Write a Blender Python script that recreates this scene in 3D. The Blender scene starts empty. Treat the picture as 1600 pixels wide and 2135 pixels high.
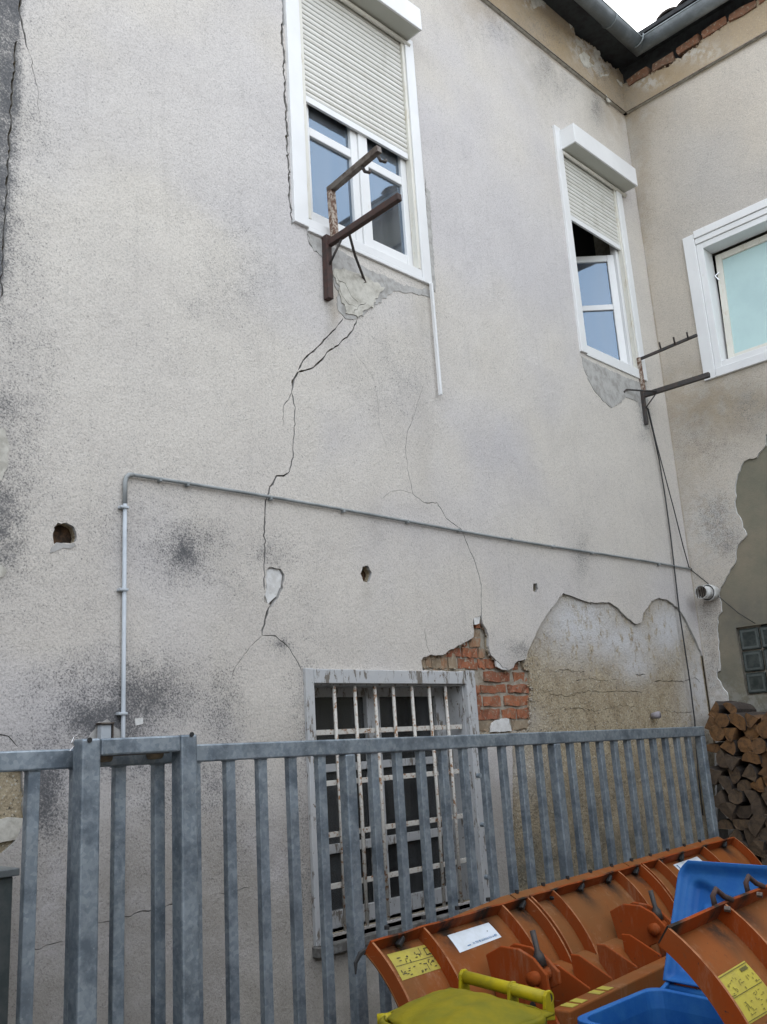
import bpy, bmesh, math, random
import numpy as np
from mathutils import Vector, Matrix, noise
from mathutils.geometry import delaunay_2d_cdt
R = math.radians
sc = bpy.context.scene
col = sc.collection
random.seed(7)
rng = np.random.default_rng(7)

# ------------------------------------------------------------------ camera
YAW, PITCH, ROLL, FPX = 0.795955285, 0.248512137, -0.0626964667, 1941.35
CAM = np.array([0.0, -3.6, 1.7])
cy_, sy_ = math.cos(YAW), math.sin(YAW)
cp_, sp_ = math.cos(PITCH), math.sin(PITCH)
cr_, sr_ = math.cos(ROLL), math.sin(ROLL)
fwd = np.array([sy_*cp_, cy_*cp_, sp_])
r0 = np.array([cy_, -sy_, 0.0])
u0 = np.cross(r0, fwd)
rgt = cr_*r0 + sr_*u0
upv = -sr_*r0 + cr_*u0
cam_d = bpy.data.cameras.new('camera')
cam = bpy.data.objects.new('camera', cam_d)
col.objects.link(cam)
M = Matrix.Identity(4)
for i in range(3):
    M[i][0] = rgt[i]; M[i][1] = upv[i]; M[i][2] = -fwd[i]; M[i][3] = CAM[i]
cam.matrix_world = M
cam_d.sensor_fit = 'VERTICAL'
cam_d.sensor_height = 24
cam_d.lens = 24*FPX/2135
cam_d.clip_end = 500
cam_d.clip_start = 0.05
sc.camera = cam

# ------------------------------------------------------------------ world and sun
SUN_EL, SUN_AZ = R(48), R(38)          # high behind the building: the courtyard lies in open shade
world = bpy.data.worlds.new('World')
sc.world = world
world.use_nodes = True
wn = world.node_tree.nodes; wl = world.node_tree.links
wn.clear()
sky = wn.new('ShaderNodeTexSky')
sky.sky_type = 'NISHITA'
sky.sun_disc = False
sky.sun_elevation = SUN_EL
sky.sun_rotation = SUN_AZ
sky.air_density = 1.0
sky.dust_density = 3.0
sky.ozone_density = 1.0
bg = wn.new('ShaderNodeBackground')
bg.inputs['Strength'].default_value = 0.15
out = wn.new('ShaderNodeOutputWorld')
hz = wn.new('ShaderNodeMix'); hz.data_type = 'RGBA'; hz.inputs[0].default_value = 0.45
hz.inputs[7].default_value = (8.5, 8.5, 8.3, 1)      # thin bright overcast veil over the whole sky
wl.new(sky.outputs[0], hz.inputs[6])
wl.new(hz.outputs[2], bg.inputs[0])
wl.new(bg.outputs[0], out.inputs[0])
sun_d = bpy.data.lights.new('sun', 'SUN')
sun_d.energy = 2.0
sun_d.angle = R(6)
sun_d.color = (1.0, 0.95, 0.88)
sun = bpy.data.objects.new('sun', sun_d)
col.objects.link(sun)
sdir = Vector((math.sin(SUN_AZ)*math.cos(SUN_EL), math.cos(SUN_AZ)*math.cos(SUN_EL), math.sin(SUN_EL)))
sun.rotation_euler = sdir.to_track_quat('Z', 'Y').to_euler()
sun.location = (10, 20, 30)
sc.view_settings.view_transform = 'Standard'
sc.view_settings.look = 'None'
sc.view_settings.gamma = 1
sc.view_settings.use_curve_mapping = False
sc.view_settings.exposure = 1.72

# ------------------------------------------------------------------ survey helpers (a photo pixel to the real surface it lies on)
def ray(px, py):
    return rgt*(px-800)/FPX - upv*(py-1067.5)/FPX + fwd
def onY(px, py, y=0.0):
    d = ray(px, py); return CAM + d*(y+3.6)/d[1]
def onX(px, py, x=7.31):
    d = ray(px, py); return CAM + d*x/d[0]
def onZ(px, py, z):
    d = ray(px, py); return CAM + d*(z-1.7)/d[2]
def w1(px, py):
    p = onY(px, py); return (p[0], p[2])
def w2(px, py):
    p = onX(px, py); return (-p[1], p[2])
def to_px(P):
    v = P - CAM
    zc = v @ fwd
    return 800 + FPX*(v@rgt)/zc, 1067.5 - FPX*(v@upv)/zc
XC = 7.31

# ------------------------------------------------------------------ materials
class N:
    def __init__(s, name):
        s.m = bpy.data.materials.new(name); s.m.use_nodes = True
        s.t = s.m.node_tree; s.n = s.t.nodes; s.l = s.t.links
        s.b = s.n['Principled BSDF']
        s.tc = s.n.new('ShaderNodeTexCoord')
        s.raw = s.tc.outputs['Object']
        s.co = s.turn(s.raw)
    def turn(s, c):
        # the noise lattice is turned off the walls' axes so no slice of it shows as a grid
        mp = s.n.new('ShaderNodeMapping'); mp.inputs['Rotation'].default_value = (.61, .83, 1.17); mp.inputs['Location'].default_value = (3.17, 1.73, 5.41)
        s.l.new(c, mp.inputs[0]); return mp.outputs[0]
    def noise(s, scale, detail=4, rough=.55, co=None, dist=0, stretch=None):
        n = s.n.new('ShaderNodeTexNoise'); n.inputs['Scale'].default_value = scale
        n.inputs['Detail'].default_value = detail; n.inputs['Roughness'].default_value = rough
        n.inputs['Distortion'].default_value = dist
        c = co or s.co
        if stretch:
            mp = s.n.new('ShaderNodeMapping'); mp.inputs['Scale'].default_value = stretch
            s.l.new(s.raw, mp.inputs[0]); c = s.turn(mp.outputs[0])
        s.l.new(c, n.inputs['Vector']); return n.outputs[0]
    def voro(s, scale, feature='F1', out='Distance'):
        n = s.n.new('ShaderNodeTexVoronoi'); n.inputs['Scale'].default_value = scale; n.feature = feature
        s.l.new(s.co, n.inputs['Vector']); return n.outputs[out]
    def ramp(s, v, a, b, lo=0., hi=1.):
        n = s.n.new('ShaderNodeMapRange'); n.inputs[1].default_value = a; n.inputs[2].default_value = b
        n.inputs[3].default_value = lo; n.inputs[4].default_value = hi
        n.interpolation_type = 'SMOOTHSTEP' if lo == 0 and hi == 1 else 'LINEAR'
        s.l.new(v, n.inputs[0]); return n.outputs[0]
    def math(s, op, a, b=None):
        n = s.n.new('ShaderNodeMath'); n.operation = op
        for i, x in enumerate((a, b)):
            if x is None: continue
            if isinstance(x, (int, float)): n.inputs[i].default_value = x
            else: s.l.new(x, n.inputs[i])
        return n.outputs[0]
    def mix(s, f, a, b, mode='MIX'):
        n = s.n.new('ShaderNodeMix'); n.data_type = 'RGBA'; n.blend_type = mode
        for i, x in ((0, f), (6, a), (7, b)):
            if isinstance(x, (int, float)): n.inputs[i].default_value = x
            elif isinstance(x, tuple): n.inputs[i].default_value = (*x, 1)
            else: s.l.new(x, n.inputs[i])
        return n.outputs[2]
    def attr(s, name):
        n = s.n.new('ShaderNodeAttribute'); n.attribute_name = name; return n.outputs['Fac']
    def col(s, c):
        if isinstance(c, tuple): s.b.inputs['Base Color'].default_value = (*c, 1)
        else: s.l.new(c, s.b.inputs['Base Color'])
    def rough(s, v):
        if isinstance(v, (int, float)): s.b.inputs['Roughness'].default_value = v
        else: s.l.new(v, s.b.inputs['Roughness'])
    def bump(s, h, strength=.4, dist=.004, prev=None):
        n = s.n.new('ShaderNodeBump'); n.inputs['Strength'].default_value = strength
        n.inputs['Distance'].default_value = dist
        s.l.new(h, n.inputs['Height'])
        if prev is not None: s.l.new(prev, n.inputs['Normal'])
        s.l.new(n.outputs[0], s.b.inputs['Normal']); return n.outputs[0]
    def rand(s):
        n = s.n.new('ShaderNodeObjectInfo'); return n.outputs['Random']

def plaster_mat(name, cool, warm, rough_scale=150):
    a = N(name)
    big = a.noise(.55, 3); mid = a.noise(2.3, 5)
    wf = a.math('ADD', a.ramp(big, .38, .62), a.attr('warm'))
    wf = a.math('MINIMUM', wf, 1.0)
    c = a.mix(wf, cool, warm)
    c = a.mix(a.ramp(mid, .35, .7), c, (.94, .94, .95), 'MULTIPLY')
    blot = a.noise(5.5, 8, .7)
    c = a.mix(a.math('MULTIPLY', a.ramp(blot, .52, .78), .14), c, (.32, .31, .30))
    grain = a.noise(rough_scale*.75, 3, .75)
    c = a.mix(a.math('MULTIPLY', a.ramp(grain, .54, .34), .34), c, (.22, .21, .20))
    c = a.mix(a.math('MULTIPLY', a.ramp(grain, .56, .74), .24), c, (.72, .71, .70))
    strk = a.noise(26, 5, .7, stretch=(1, 1, .05))
    c = a.mix(a.math('MULTIPLY', a.ramp(strk, .52, .74), .13), c, (.26, .25, .23))
    # damp tone and pale bloom, then soot held in the pits of the stucco
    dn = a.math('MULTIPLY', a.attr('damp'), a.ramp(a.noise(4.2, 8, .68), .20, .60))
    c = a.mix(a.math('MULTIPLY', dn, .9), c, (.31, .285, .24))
    on = a.math('MULTIPLY', a.attr('ochre'), a.ramp(a.noise(6, 6, .65), .3, .6))
    c = a.mix(on, c, (.33, .25, .15))
    pn = a.math('MULTIPLY', a.attr('pale'), a.ramp(a.noise(14, 7, .7), .42, .56))
    c = a.mix(pn, c, (.58, .57, .54))
    soot = a.attr('soot')
    f1 = a.noise(125, 4, .74); f2 = a.noise(20, 5, .65); f3 = a.noise(3.6, 7, .72)
    base = a.math('MULTIPLY', a.math('POWER', soot, 1.5), a.ramp(a.math('ADD', a.math('MULTIPLY', f3, .6), a.math('MULTIPLY', f2, .4)), .34, .60))
    c = a.mix(a.math('MULTIPLY', base, .72), c, (.13, .133, .14))
    thr = a.math('ADD', a.math('MULTIPLY', f1, 1.15), a.math('MULTIPLY', a.math('SUBTRACT', f2, .5), .22))
    thr = a.math('ADD', thr, a.math('MULTIPLY', a.math('SUBTRACT', f3, .5), .20))
    thr = a.math('ADD', thr, a.math('MULTIPLY', soot, .30))
    c = a.mix(a.math('MULTIPLY', a.ramp(thr, .62, .92), .84), c, (.075, .078, .084))
    a.col(c); a.rough(.93); a.b.inputs['Specular IOR Level'].default_value = .2
    h = a.math('ADD', a.math('MULTIPLY', grain, .6), a.math('MULTIPLY', a.noise(55, 4), .7))
    p = a.bump(a.noise(1.6, 4), .5, .05)
    a.bump(h, .75, .006, p)
    return a.m
m_plaster = plaster_mat('stucco_grey', (.58, .555, .545), (.625, .585, .525))
m_plaster2 = plaster_mat('stucco_warm', (.48, .45, .41), (.53, .48, .41), 140)
m_cornice = plaster_mat('cornice_ochre', (.36, .275, .18), (.40, .31, .20), 90)

def coat_mat(name, c1, c2, c3):
    a = N(name)
    c = a.mix(a.ramp(a.noise(9, 7, .7), .35, .65), c1, c2)
    c = a.mix(a.ramp(a.noise(38, 4, .7), .5, .72), c, c3)
    # pebbles in the rough render coat
    v = a.voro(75)
    vc = a.noise(60, 2)
    c = a.mix(a.math('MULTIPLY', a.ramp(v, .42, .18), a.ramp(vc, .48, .58)), c, (.55, .52, .44))
    c = a.mix(a.math('MULTIPLY', a.ramp(a.noise(70, 3, .7), .57, .68), .85), c, (.055, .05, .042))
    pn = a.math('MULTIPLY', a.attr('pale'), a.ramp(a.noise(13, 10, .80, stretch=(1, 1, .6)), .36, .50))
    c = a.mix(pn, c, (.60, .595, .59))
    dn = a.math('MULTIPLY', a.attr('damp'), a.ramp(a.noise(5, 8, .66), .3, .7))
    c = a.mix(a.math('MULTIPLY', dn, .85), c, (.12, .12, .10))
    a.col(c); a.rough(1.0); a.b.inputs['Specular IOR Level'].default_value = .08
    h = a.math('ADD', a.noise(60, 6, .75), a.math('MULTIPLY', v, -.4))
    a.bump(h, .9, .009, a.bump(a.noise(7, 4), .6, .03))
    return a.m
m_coat = coat_mat('render_coat_brown', (.34, .275, .18), (.45, .38, .265), (.20, .16, .105))

def smooth_coat():
    a = N('cement_green_grey')
    c = a.mix(a.ramp(a.noise(1.8, 7, .65), .35, .65), (.155, .15, .11), (.225, .195, .14))
    c = a.mix(a.math('MULTIPLY', a.ramp(a.noise(6, 8, .7), .5, .75), .6), c, (.15, .145, .115))
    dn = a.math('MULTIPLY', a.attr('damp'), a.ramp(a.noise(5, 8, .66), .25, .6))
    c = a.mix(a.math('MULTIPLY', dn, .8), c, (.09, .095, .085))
    c = a.mix(a.math('MULTIPLY', a.attr('pale'), a.ramp(a.noise(16, 7, .7), .45, .6)), c, (.45, .45, .43))
    c = a.mix(a.ramp(a.noise(45, 3, .7), .68, .78), c, (.08, .08, .07))
    a.col(c); a.rough(.9)
    a.bump(a.noise(60, 5, .7), .5, .004, a.bump(a.noise(4, 4), .4, .02))
    return a.m
m_coat2 = smooth_coat()

def simple(name, c, rough=.6, metal=0, var=.0, vscale=8, bump=0, bscale=80, c2=None, lo=.4, hi=.65, spec=None):
    a = N(name)
    if c2 is not None:
        a.col(a.mix(a.ramp(a.noise(vscale, 7, .68), lo, hi), c, c2))
    else: a.col(c)
    a.rough(rough); a.b.inputs['Metallic'].default_value = metal
    if spec is not None: a.b.inputs['Specular IOR Level'].default_value = spec
    if bump: a.bump(a.noise(bscale, 5, .65), bump, .003)
    return a.m

def brick_mat(name, c1, c2, c3):
    a = N(name)
    c = a.mix(a.rand(), c1, c2)
    c = a.mix(a.ramp(a.noise(22, 7, .7), .48, .66), c, c3)
    c = a.mix(a.math('MULTIPLY', a.ramp(a.noise(34, 7, .78), .54, .64), .8), c, (.36, .31, .23))
    c = a.mix(a.math('MULTIPLY', a.ramp(a.noise(50, 5, .7), .60, .68), .7), c, (.07, .045, .03))
    a.col(c); a.rough(.92)
    a.bump(a.noise(70, 6, .7), .9, .006, a.bump(a.noise(15, 3), .6, .012))
    return a.m
m_brick = brick_mat('brick_red', (.36, .13, .06), (.25, .09, .048), (.24, .15, .095))
m_brick_pale = brick_mat('brick_mortared', (.32, .18, .10), (.28, .22, .15), (.30, .25, .18))
m_eave_brick = brick_mat('brick_sooty', (.22, .095, .05), (.17, .10, .065), (.13, .09, .06))
m_hole = simple('hole_brown', (.035, .024, .016), .95, c2=(.15, .085, .045), vscale=14, bump=.9, bscale=50)
m_weathered = simple('weathered_timber', (.10, .095, .085), .9, c2=(.20, .20, .19), vscale=22, bump=.7, bscale=60)
m_mortar = simple('mortar', (.36, .33, .27), .95, c2=(.24, .20, .15), vscale=25, bump=.9, bscale=60)
m_filler = simple('filler_white', (.70, .70, .68), .9, c2=(.55, .54, .51), vscale=18, bump=.8, bscale=50)
m_cement = simple('cement_patch', (.43, .42, .40), .93, c2=(.30, .29, .27), vscale=16, bump=.9, bscale=55)
m_cream_patch = simple('plaster_patch_cream', (.55, .53, .47), .93, c2=(.37, .35, .30), vscale=14, bump=.8, bscale=45)

def white_frame(name, base, dirt, amt):
    a = N(name)
    c = a.mix(a.math('MULTIPLY', a.ramp(a.noise(3, 5), .35, .7), .5), base, tuple(x*.86 for x in base))
    c = a.mix(a.math('MULTIPLY', a.ramp(a.noise(22, 8, .75, stretch=(1, 1, .3)), .62-amt, .74-amt*.8), .55), c, dirt)
    a.col(c); a.rough(.42)
    return a.m
m_pvc = white_frame('white_frame', (.74, .745, .74), (.50, .46, .36), 0)
m_pvc_old = white_frame('white_frame_yellowed', (.66, .64, .57), (.42, .33, .19), .08)
def shutter_mat():
    a = N('shutter_white')
    c = a.mix(a.ramp(a.noise(1.5, 3, stretch=(.3, 1, 26)), .35, .7), (.68, .675, .635), (.60, .59, .54))
    c = a.mix(a.math('MULTIPLY', a.ramp(a.noise(9, 7, .7, stretch=(1, 1, .3)), .5, .75), .4), c, (.42, .40, .34))
    a.col(c); a.rough(.45); return a.m
m_shutter = shutter_mat()
def peel():
    a = N('peeling_white_paint')
    c = a.mix(a.math('MULTIPLY', a.ramp(a.noise(6, 4), .4, .7), .5), (.45, .46, .465), (.54, .54, .52))
    n = a.noise(26, 8, .75, stretch=(1, 1, .25))
    c = a.mix(a.ramp(n, .54, .59), c, (.17, .15, .125))
    c = a.mix(a.ramp(a.noise(34, 6, .7), .63, .67), c, (.14, .10, .07))
    a.col(c); a.rough(.75); a.bump(n, -.5, .004)
    return a.m
m_peel = peel()
def rusty(name, base, rust, lo, hi, scale=40):
    a = N(name)
    n = a.noise(scale, 7, .72)
    c = a.mix(a.ramp(n, lo, hi), base, rust)
    c = a.mix(a.ramp(a.noise(scale*1.7, 5, .7), .6, .7), c, tuple(x*.5 for x in rust))
    a.col(c); a.rough(.8); a.bump(n, .5, .003)
    return a.m
m_bar = rusty('white_bar_rusting', (.56, .54, .49), (.25, .13, .06), .53, .60)
m_rust = rusty('rusty_steel', (.065, .032, .025), (.04, .027, .023), .4, .6)
m_rust_white = rusty('rusty_white_post', (.42, .36, .30), (.12, .06, .035), .42, .55)
m_steel_dark = simple('steel_dark', (.045, .045, .045), .6, .3, c2=(.08, .06, .05), vscale=30)
m_arm = simple('grey_brown_steel', (.16, .14, .12), .5, .5, c2=(.07, .05, .04), vscale=20)

def galv():
    a = N('galvanised_steel')
    s = a.voro(70, out='Color')
    sep = a.n.new('ShaderNodeSeparateColor'); a.l.new(s, sep.inputs[0])
    c = a.mix(a.math('MULTIPLY', sep.outputs[0], .5), (.24, .29, .33), (.46, .51, .55))
    c = a.mix(a.ramp(a.noise(9, 7, .7), .42, .68), c, (.14, .175, .21))
    c = a.mix(a.math('MULTIPLY', a.ramp(a.noise(75, 5, .75), .60, .70), .7), c, (.42, .46, .49))
    c = a.mix(a.math('MULTIPLY', a.ramp(a.noise(3, 6, .7), .52, .72), .6), c, (.16, .185, .21))
    c = a.mix(a.math('MULTIPLY', a.ramp(a.noise(16, 7, .75, stretch=(1, 1, .2)), .62, .72), .5), c, (.36, .39, .40))
    a.col(c); a.rough(a.ramp(a.noise(12, 5), .3, .7, .38, .62)); a.b.inputs['Metallic'].default_value = .55
    a.bump(a.noise(35, 4), .12, .003, a.bump(a.noise(5, 3), .25, .01))
    return a.m
m_galv = galv()
m_gutter = simple('zinc_gutter', (.17, .19, .195), .45, .5, c2=(.27, .30, .31), vscale=4, bump=.2, bscale=30)
m_conduit = simple('conduit_grey', (.30, .32, .32), .6, c2=(.20, .22, .22), vscale=6)
m_conduit_l = simple('conduit_pale', (.48, .52, .55), .55, c2=(.40, .44, .47), vscale=6)
m_black = simple('black_cable', (.02, .02, .02), .6)
m_soffit = simple('dark_timber', (.035, .04, .042), .9, c2=(.02, .02, .022), vscale=12)
m_tile = simple('roof_tile_dark', (.10, .085, .075), .9, c2=(.05, .045, .04), vscale=20, bump=.6)
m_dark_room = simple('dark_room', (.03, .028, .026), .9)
m_room2 = simple('room_wall', (.10, .09, .08), .9)
m_curtain = simple('net_curtain', (.45, .47, .50), .9, c2=(.36, .38, .42), vscale=6)
def glass(name, tint=(.9, .92, .93), ior=2.9, rough=.02, refl=(.46, .62, .80), haze=.26):
    m = bpy.data.materials.new(name); m.use_nodes = True; t = m.node_tree; n = t.nodes; n.clear()
    o = n.new('ShaderNodeOutputMaterial'); mx = n.new('ShaderNodeMixShader')
    tr = n.new('ShaderNodeBsdfTransparent'); tr.inputs[0].default_value = (*tint, 1)
    gl = n.new('ShaderNodeBsdfGlossy'); gl.inputs['Roughness'].default_value = rough; gl.inputs['Color'].default_value = (*refl, 1)
    fr = n.new('ShaderNodeFresnel'); fr.inputs[0].default_value = ior
    t.links.new(fr.outputs[0], mx.inputs[0]); t.links.new(tr.outputs[0], mx.inputs[1]); t.links.new(gl.outputs[0], mx.inputs[2])
    tc = n.new('ShaderNodeTexCoord'); mp = n.new('ShaderNodeMapping'); mp.inputs['Scale'].default_value = (3.2, 3.2, .5); mp.inputs['Rotation'].default_value = (.2, .3, .4)
    nz = n.new('ShaderNodeTexNoise'); nz.inputs['Scale'].default_value = 2.2; nz.inputs['Detail'].default_value = 5
    mr = n.new('ShaderNodeMapRange'); mr.inputs[1].default_value = .35; mr.inputs[2].default_value = .75; mr.inputs[3].default_value = haze*.3; mr.inputs[4].default_value = haze
    df = n.new('ShaderNodeBsdfDiffuse'); df.inputs[0].default_value = (.50, .52, .54, 1); m2 = n.new('ShaderNodeMixShader')
    t.links.new(tc.outputs['Object'], mp.inputs[0]); t.links.new(mp.outputs[0], nz.inputs['Vector']); t.links.new(nz.outputs[0], mr.inputs[0])
    t.links.new(mr.outputs[0], m2.inputs[0]); t.links.new(mx.outputs[0], m2.inputs[1]); t.links.new(df.outputs[0], m2.inputs[2])
    t.links.new(m2.outputs[0], o.inputs[0]); return m
m_glass = glass('window_glass')
m_glass_old = glass('old_glass', (.55, .55, .52), 1.45, .08, (.6, .6, .6), .10)
m_frost = simple('frosted_glass_cyan', (.46, .62, .61), .35, c2=(.42, .57, .57), vscale=2.5)
m_block = simple('glass_block_dirty', (.020, .028, .027), .16, c2=(.055, .065, .06), vscale=14, bump=.5, bscale=25)
m_block_rim = simple('glass_block_rim', (.085, .10, .095), .5, c2=(.045, .055, .05), vscale=30)

def paint_orange(name, base, dust, k):
    a = N(name)
    c = a.mix(a.math('MULTIPLY', a.ramp(a.noise(3.2, 6, .65), .35, .66), k), base, dust)
    c = a.mix(a.math('MULTIPLY', a.ramp(a.noise(28, 7, .75, stretch=(1, 1, .5)), .58, .70), .6), c, (.13, .06, .03))
    c = a.mix(a.math('MULTIPLY', a.ramp(a.noise(70, 5, .7), .64, .70), .9), c, (.04, .03, .025))
    c = a.mix(a.math('MULTIPLY', a.ramp(a.noise(9, 9, .8, stretch=(1, 1, .22)), .52, .68), .5), c, (.30, .17, .10))
    c = a.mix(a.math('MULTIPLY', a.ramp(a.noise(45, 4, .7, stretch=(.2, .2, 1)), .66, .72), .5), c, (.36, .22, .14))
    c = a.mix(a.math('MULTIPLY', a.attr('soil'), a.ramp(a.noise(15, 6, .7), .3, .55)), c, (.025, .022, .018))
    a.col(c); a.rough(.7); a.b.inputs['Specular IOR Level'].default_value = .12; a.bump(a.noise(50, 4), .15, .002)
    return a.m
m_orange = paint_orange('orange_paint', (.27, .050, .008), (.21, .065, .02), .6)
m_sheet = paint_orange('orange_sheet_dusty', (.225, .070, .018), (.185, .082, .030), .9)
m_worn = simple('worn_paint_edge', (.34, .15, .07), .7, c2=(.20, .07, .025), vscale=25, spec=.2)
m_sticker = simple('sticker_yellow', (.42, .36, .05), .55, c2=(.34, .28, .055), vscale=12)
m_label = simple('label_white', (.66, .72, .78), .5, c2=(.58, .63, .66), vscale=8)
m_ink = simple('print_dark', (.03, .03, .02), .6)
m_ink_blue = simple('print_blue', (.05, .16, .33), .6)
m_rubber = simple('black_rubber', (.02, .02, .02), .7)
m_chrome = simple('bright_bolt', (.6, .6, .6), .25, 1)
m_yellow = simple('yellow_plastic', (.22, .18, .004), .6, c2=(.14, .135, .008), vscale=7, bump=.3, bscale=60, lo=.35, hi=.7, spec=.2)
m_yellow_h = simple('yellow_handle', (.40, .32, .004), .5, c2=(.28, .24, .01), vscale=14, spec=.3)
m_blue = simple('blue_plastic', (.014, .105, .35), .5, c2=(.026, .135, .37), vscale=9, bump=.25, bscale=60, spec=.22)
m_ground = simple('yard_concrete', (.20, .195, .185), .95, c2=(.14, .135, .13), vscale=3, bump=.8, bscale=60)
m_peg = simple('peg_grey', (.30, .28, .30), .8)

def wood_end(name, c1, c2, c3):
    a = N(name)
    c = a.mix(a.rand(), c1, c2)
    c = a.mix(a.ramp(a.noise(28, 6, .7, stretch=(.3, 1, 1)), .42, .66), c, c3)
    c = a.mix(a.math('MULTIPLY', a.ramp(a.noise(9, 5), .5, .7), .7), c, tuple(x*.45 for x in c3))
    sx = a.n.new('ShaderNodeSeparateXYZ'); a.l.new(a.raw, sx.inputs[0])
    rad = a.math('SQRT', a.math('ADD', a.math('MULTIPLY', sx.outputs[1], sx.outputs[1]), a.math('MULTIPLY', sx.outputs[2], sx.outputs[2])))
    ring = a.math('SINE', a.math('MULTIPLY', a.math('ADD', rad, a.math('MULTIPLY', a.noise(20, 3), .02)), 900))
    c = a.mix(a.math('MULTIPLY', a.ramp(ring, .2, .9), .35), c, tuple(x*.5 for x in c2))
    a.col(c); a.rough(.9); a.bump(a.noise(60, 5, .7), .8, .005)
    return a.m
m_wood = wood_end('cut_wood', (.20, .095, .030), (.16, .085, .038), (.085, .048, .022))
m_wood_old = wood_end('cut_wood_grey', (.15, .095, .050), (.085, .060, .040), (.055, .040, .028))
m_bark = simple('bark', (.06, .045, .035), .95, c2=(.035, .028, .024), vscale=30, bump=1, bscale=50)

# ------------------------------------------------------------------ mesh building helpers
class MB:
    def __init__(s): s.v = []; s.f = []
    def add(s, vs, fs):
        b = len(s.v); s.v += [tuple(map(float, v)) for v in vs]; s.f += [tuple(b+i for i in f) for f in fs]; return s
    def box(s, x0, x1, y0, y1, z0, z1):
        return s.add([(x0,y0,z0),(x1,y0,z0),(x1,y1,z0),(x0,y1,z0),(x0,y0,z1),(x1,y0,z1),(x1,y1,z1),(x0,y1,z1)],
                     [(0,3,2,1),(4,5,6,7),(0,1,5,4),(1,2,6,5),(2,3,7,6),(3,0,4,7)])
    def bar(s, p, q, w, h, up=(0,0,1)):
        p = Vector(p); q = Vector(q); d = (q-p).normalized(); u = Vector(up)
        a = d.cross(u)
        if a.length < 1e-4: a = d.cross(Vector((0,1,0)))
        a.normalize(); b = a.cross(d).normalized()
        vs = []
        for c in (p, q):
            for i, j in ((-1,-1),(1,-1),(1,1),(-1,1)): vs.append(c + a*(i*w/2) + b*(j*h/2))
        return s.add(vs, [(0,1,2,3),(7,6,5,4),(0,4,5,1),(1,5,6,2),(2,6,7,3),(3,7,4,0)])
    def tube(s, pts, r, n=10, cap=True):
        pts = [Vector(p) for p in pts]; rings = []; prev = None
        for i, p in enumerate(pts):
            d = (pts[min(i+1, len(pts)-1)] - pts[max(i-1, 0)]).normalized()
            a = prev if prev is not None else (Vector((0,0,1)) if abs(d.z) < .9 else Vector((0,1,0)))
            a = (a - d*a.dot(d)).normalized(); prev = a; b = d.cross(a)
            rr = r[i] if isinstance(r, (list, tuple)) else r
            rings.append([p + (a*math.cos(2*math.pi*k/n) + b*math.sin(2*math.pi*k/n))*rr for k in range(n)])
        vs = [v for rg in rings for v in rg]; fs = []
        for i in range(len(pts)-1):
            for k in range(n):
                fs.append((i*n+k, i*n+(k+1) % n, (i+1)*n+(k+1) % n, (i+1)*n+k))
        if cap: fs += [tuple(range(n-1, -1, -1)), tuple((len(pts)-1)*n+k for k in range(n))]
        return s.add(vs, fs)
    def prism(s, poly, vec):
        n = len(poly); v = Vector(vec)
        vs = [Vector(p) for p in poly] + [Vector(p)+v for p in poly]
        return s.add(vs, [tuple(range(n-1,-1,-1)), tuple(range(n, 2*n))] + [(i, (i+1) % n, n+(i+1) % n, n+i) for i in range(n)])
    def grid(s, fn, nu, nv):
        vs = [fn(i/nu, j/nv) for j in range(nv+1) for i in range(nu+1)]
        return s.add(vs, [(j*(nu+1)+i, j*(nu+1)+i+1, (j+1)*(nu+1)+i+1, (j+1)*(nu+1)+i) for j in range(nv) for i in range(nu)])
    def build(s, name, mat, parent=None, bevel=0, smooth=False, solid=0, seg=2):
        me = bpy.data.meshes.new(name); me.from_pydata(s.v, [], s.f); me.update()
        o = bpy.data.objects.new(name, me); col.objects.link(o)
        me.materials.append(mat)
        if parent is not None: o.parent = parent
        if solid:
            md = o.modifiers.new('thickness', 'SOLIDIFY'); md.thickness = solid; md.offset = 0
        if bevel:
            md = o.modifiers.new('edges', 'BEVEL'); md.width = bevel; md.segments = seg; md.limit_method = 'ANGLE'
            md.harden_normals = False
        if smooth:
            for p in me.polygons: p.use_smooth = True
        bm = bmesh.new(); bm.from_mesh(me); bmesh.ops.recalc_face_normals(bm, faces=bm.faces); bm.to_mesh(me); bm.free()
        return o
def empty(name, label, cat, group=None, loc=(0,0,0)):
    o = bpy.data.objects.new(name, None); col.objects.link(o); o.empty_display_size = .1
    o['label'] = label; o['category'] = cat
    if group: o['group'] = group
    return o
def tag(o, label=None, cat=None, group=None, kind=None):
    for k, v in (('label', label), ('category', cat), ('group', group), ('kind', kind)):
        if v: o[k] = v
    return o

def pip(pts, poly):
    x, y = pts[:, 0], pts[:, 1]; ins = np.zeros(len(pts), bool)
    P = np.array(poly); n = len(P)
    bb = (x >= P[:,0].min()) & (x <= P[:,0].max()) & (y >= P[:,1].min()) & (y <= P[:,1].max())
    idx = np.nonzero(bb)[0]
    if len(idx) == 0: return ins
    xs, ys = x[idx], y[idx]; r = np.zeros(len(idx), bool)
    for i in range(n):
        x0, y0 = P[i]; x1, y1 = P[(i+1) % n]
        c = ((y0 > ys) != (y1 > ys))
        if y1 != y0: r ^= c & (xs < (x1-x0)*(ys-y0)/(y1-y0)+x0)
    ins[idx] = r
    return ins
def jag(poly, amp=.008, step=.022, seed=0, closed=True):
    rr = random.Random(seed); o = []
    n = len(poly)
    for i in range(n if closed else n-1):
        a = poly[i]; b = poly[(i+1) % n]; L = math.hypot(b[0]-a[0], b[1]-a[1]); k = max(1, int(L/step))
        for j in range(k):
            t = j/k; e = amp if (j or closed) else 0
            o.append((a[0]+(b[0]-a[0])*t + rr.uniform(-e, e), a[1]+(b[1]-a[1])*t + rr.uniform(-e, e)))
    if not closed: o.append(poly[-1])
    return o
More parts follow.
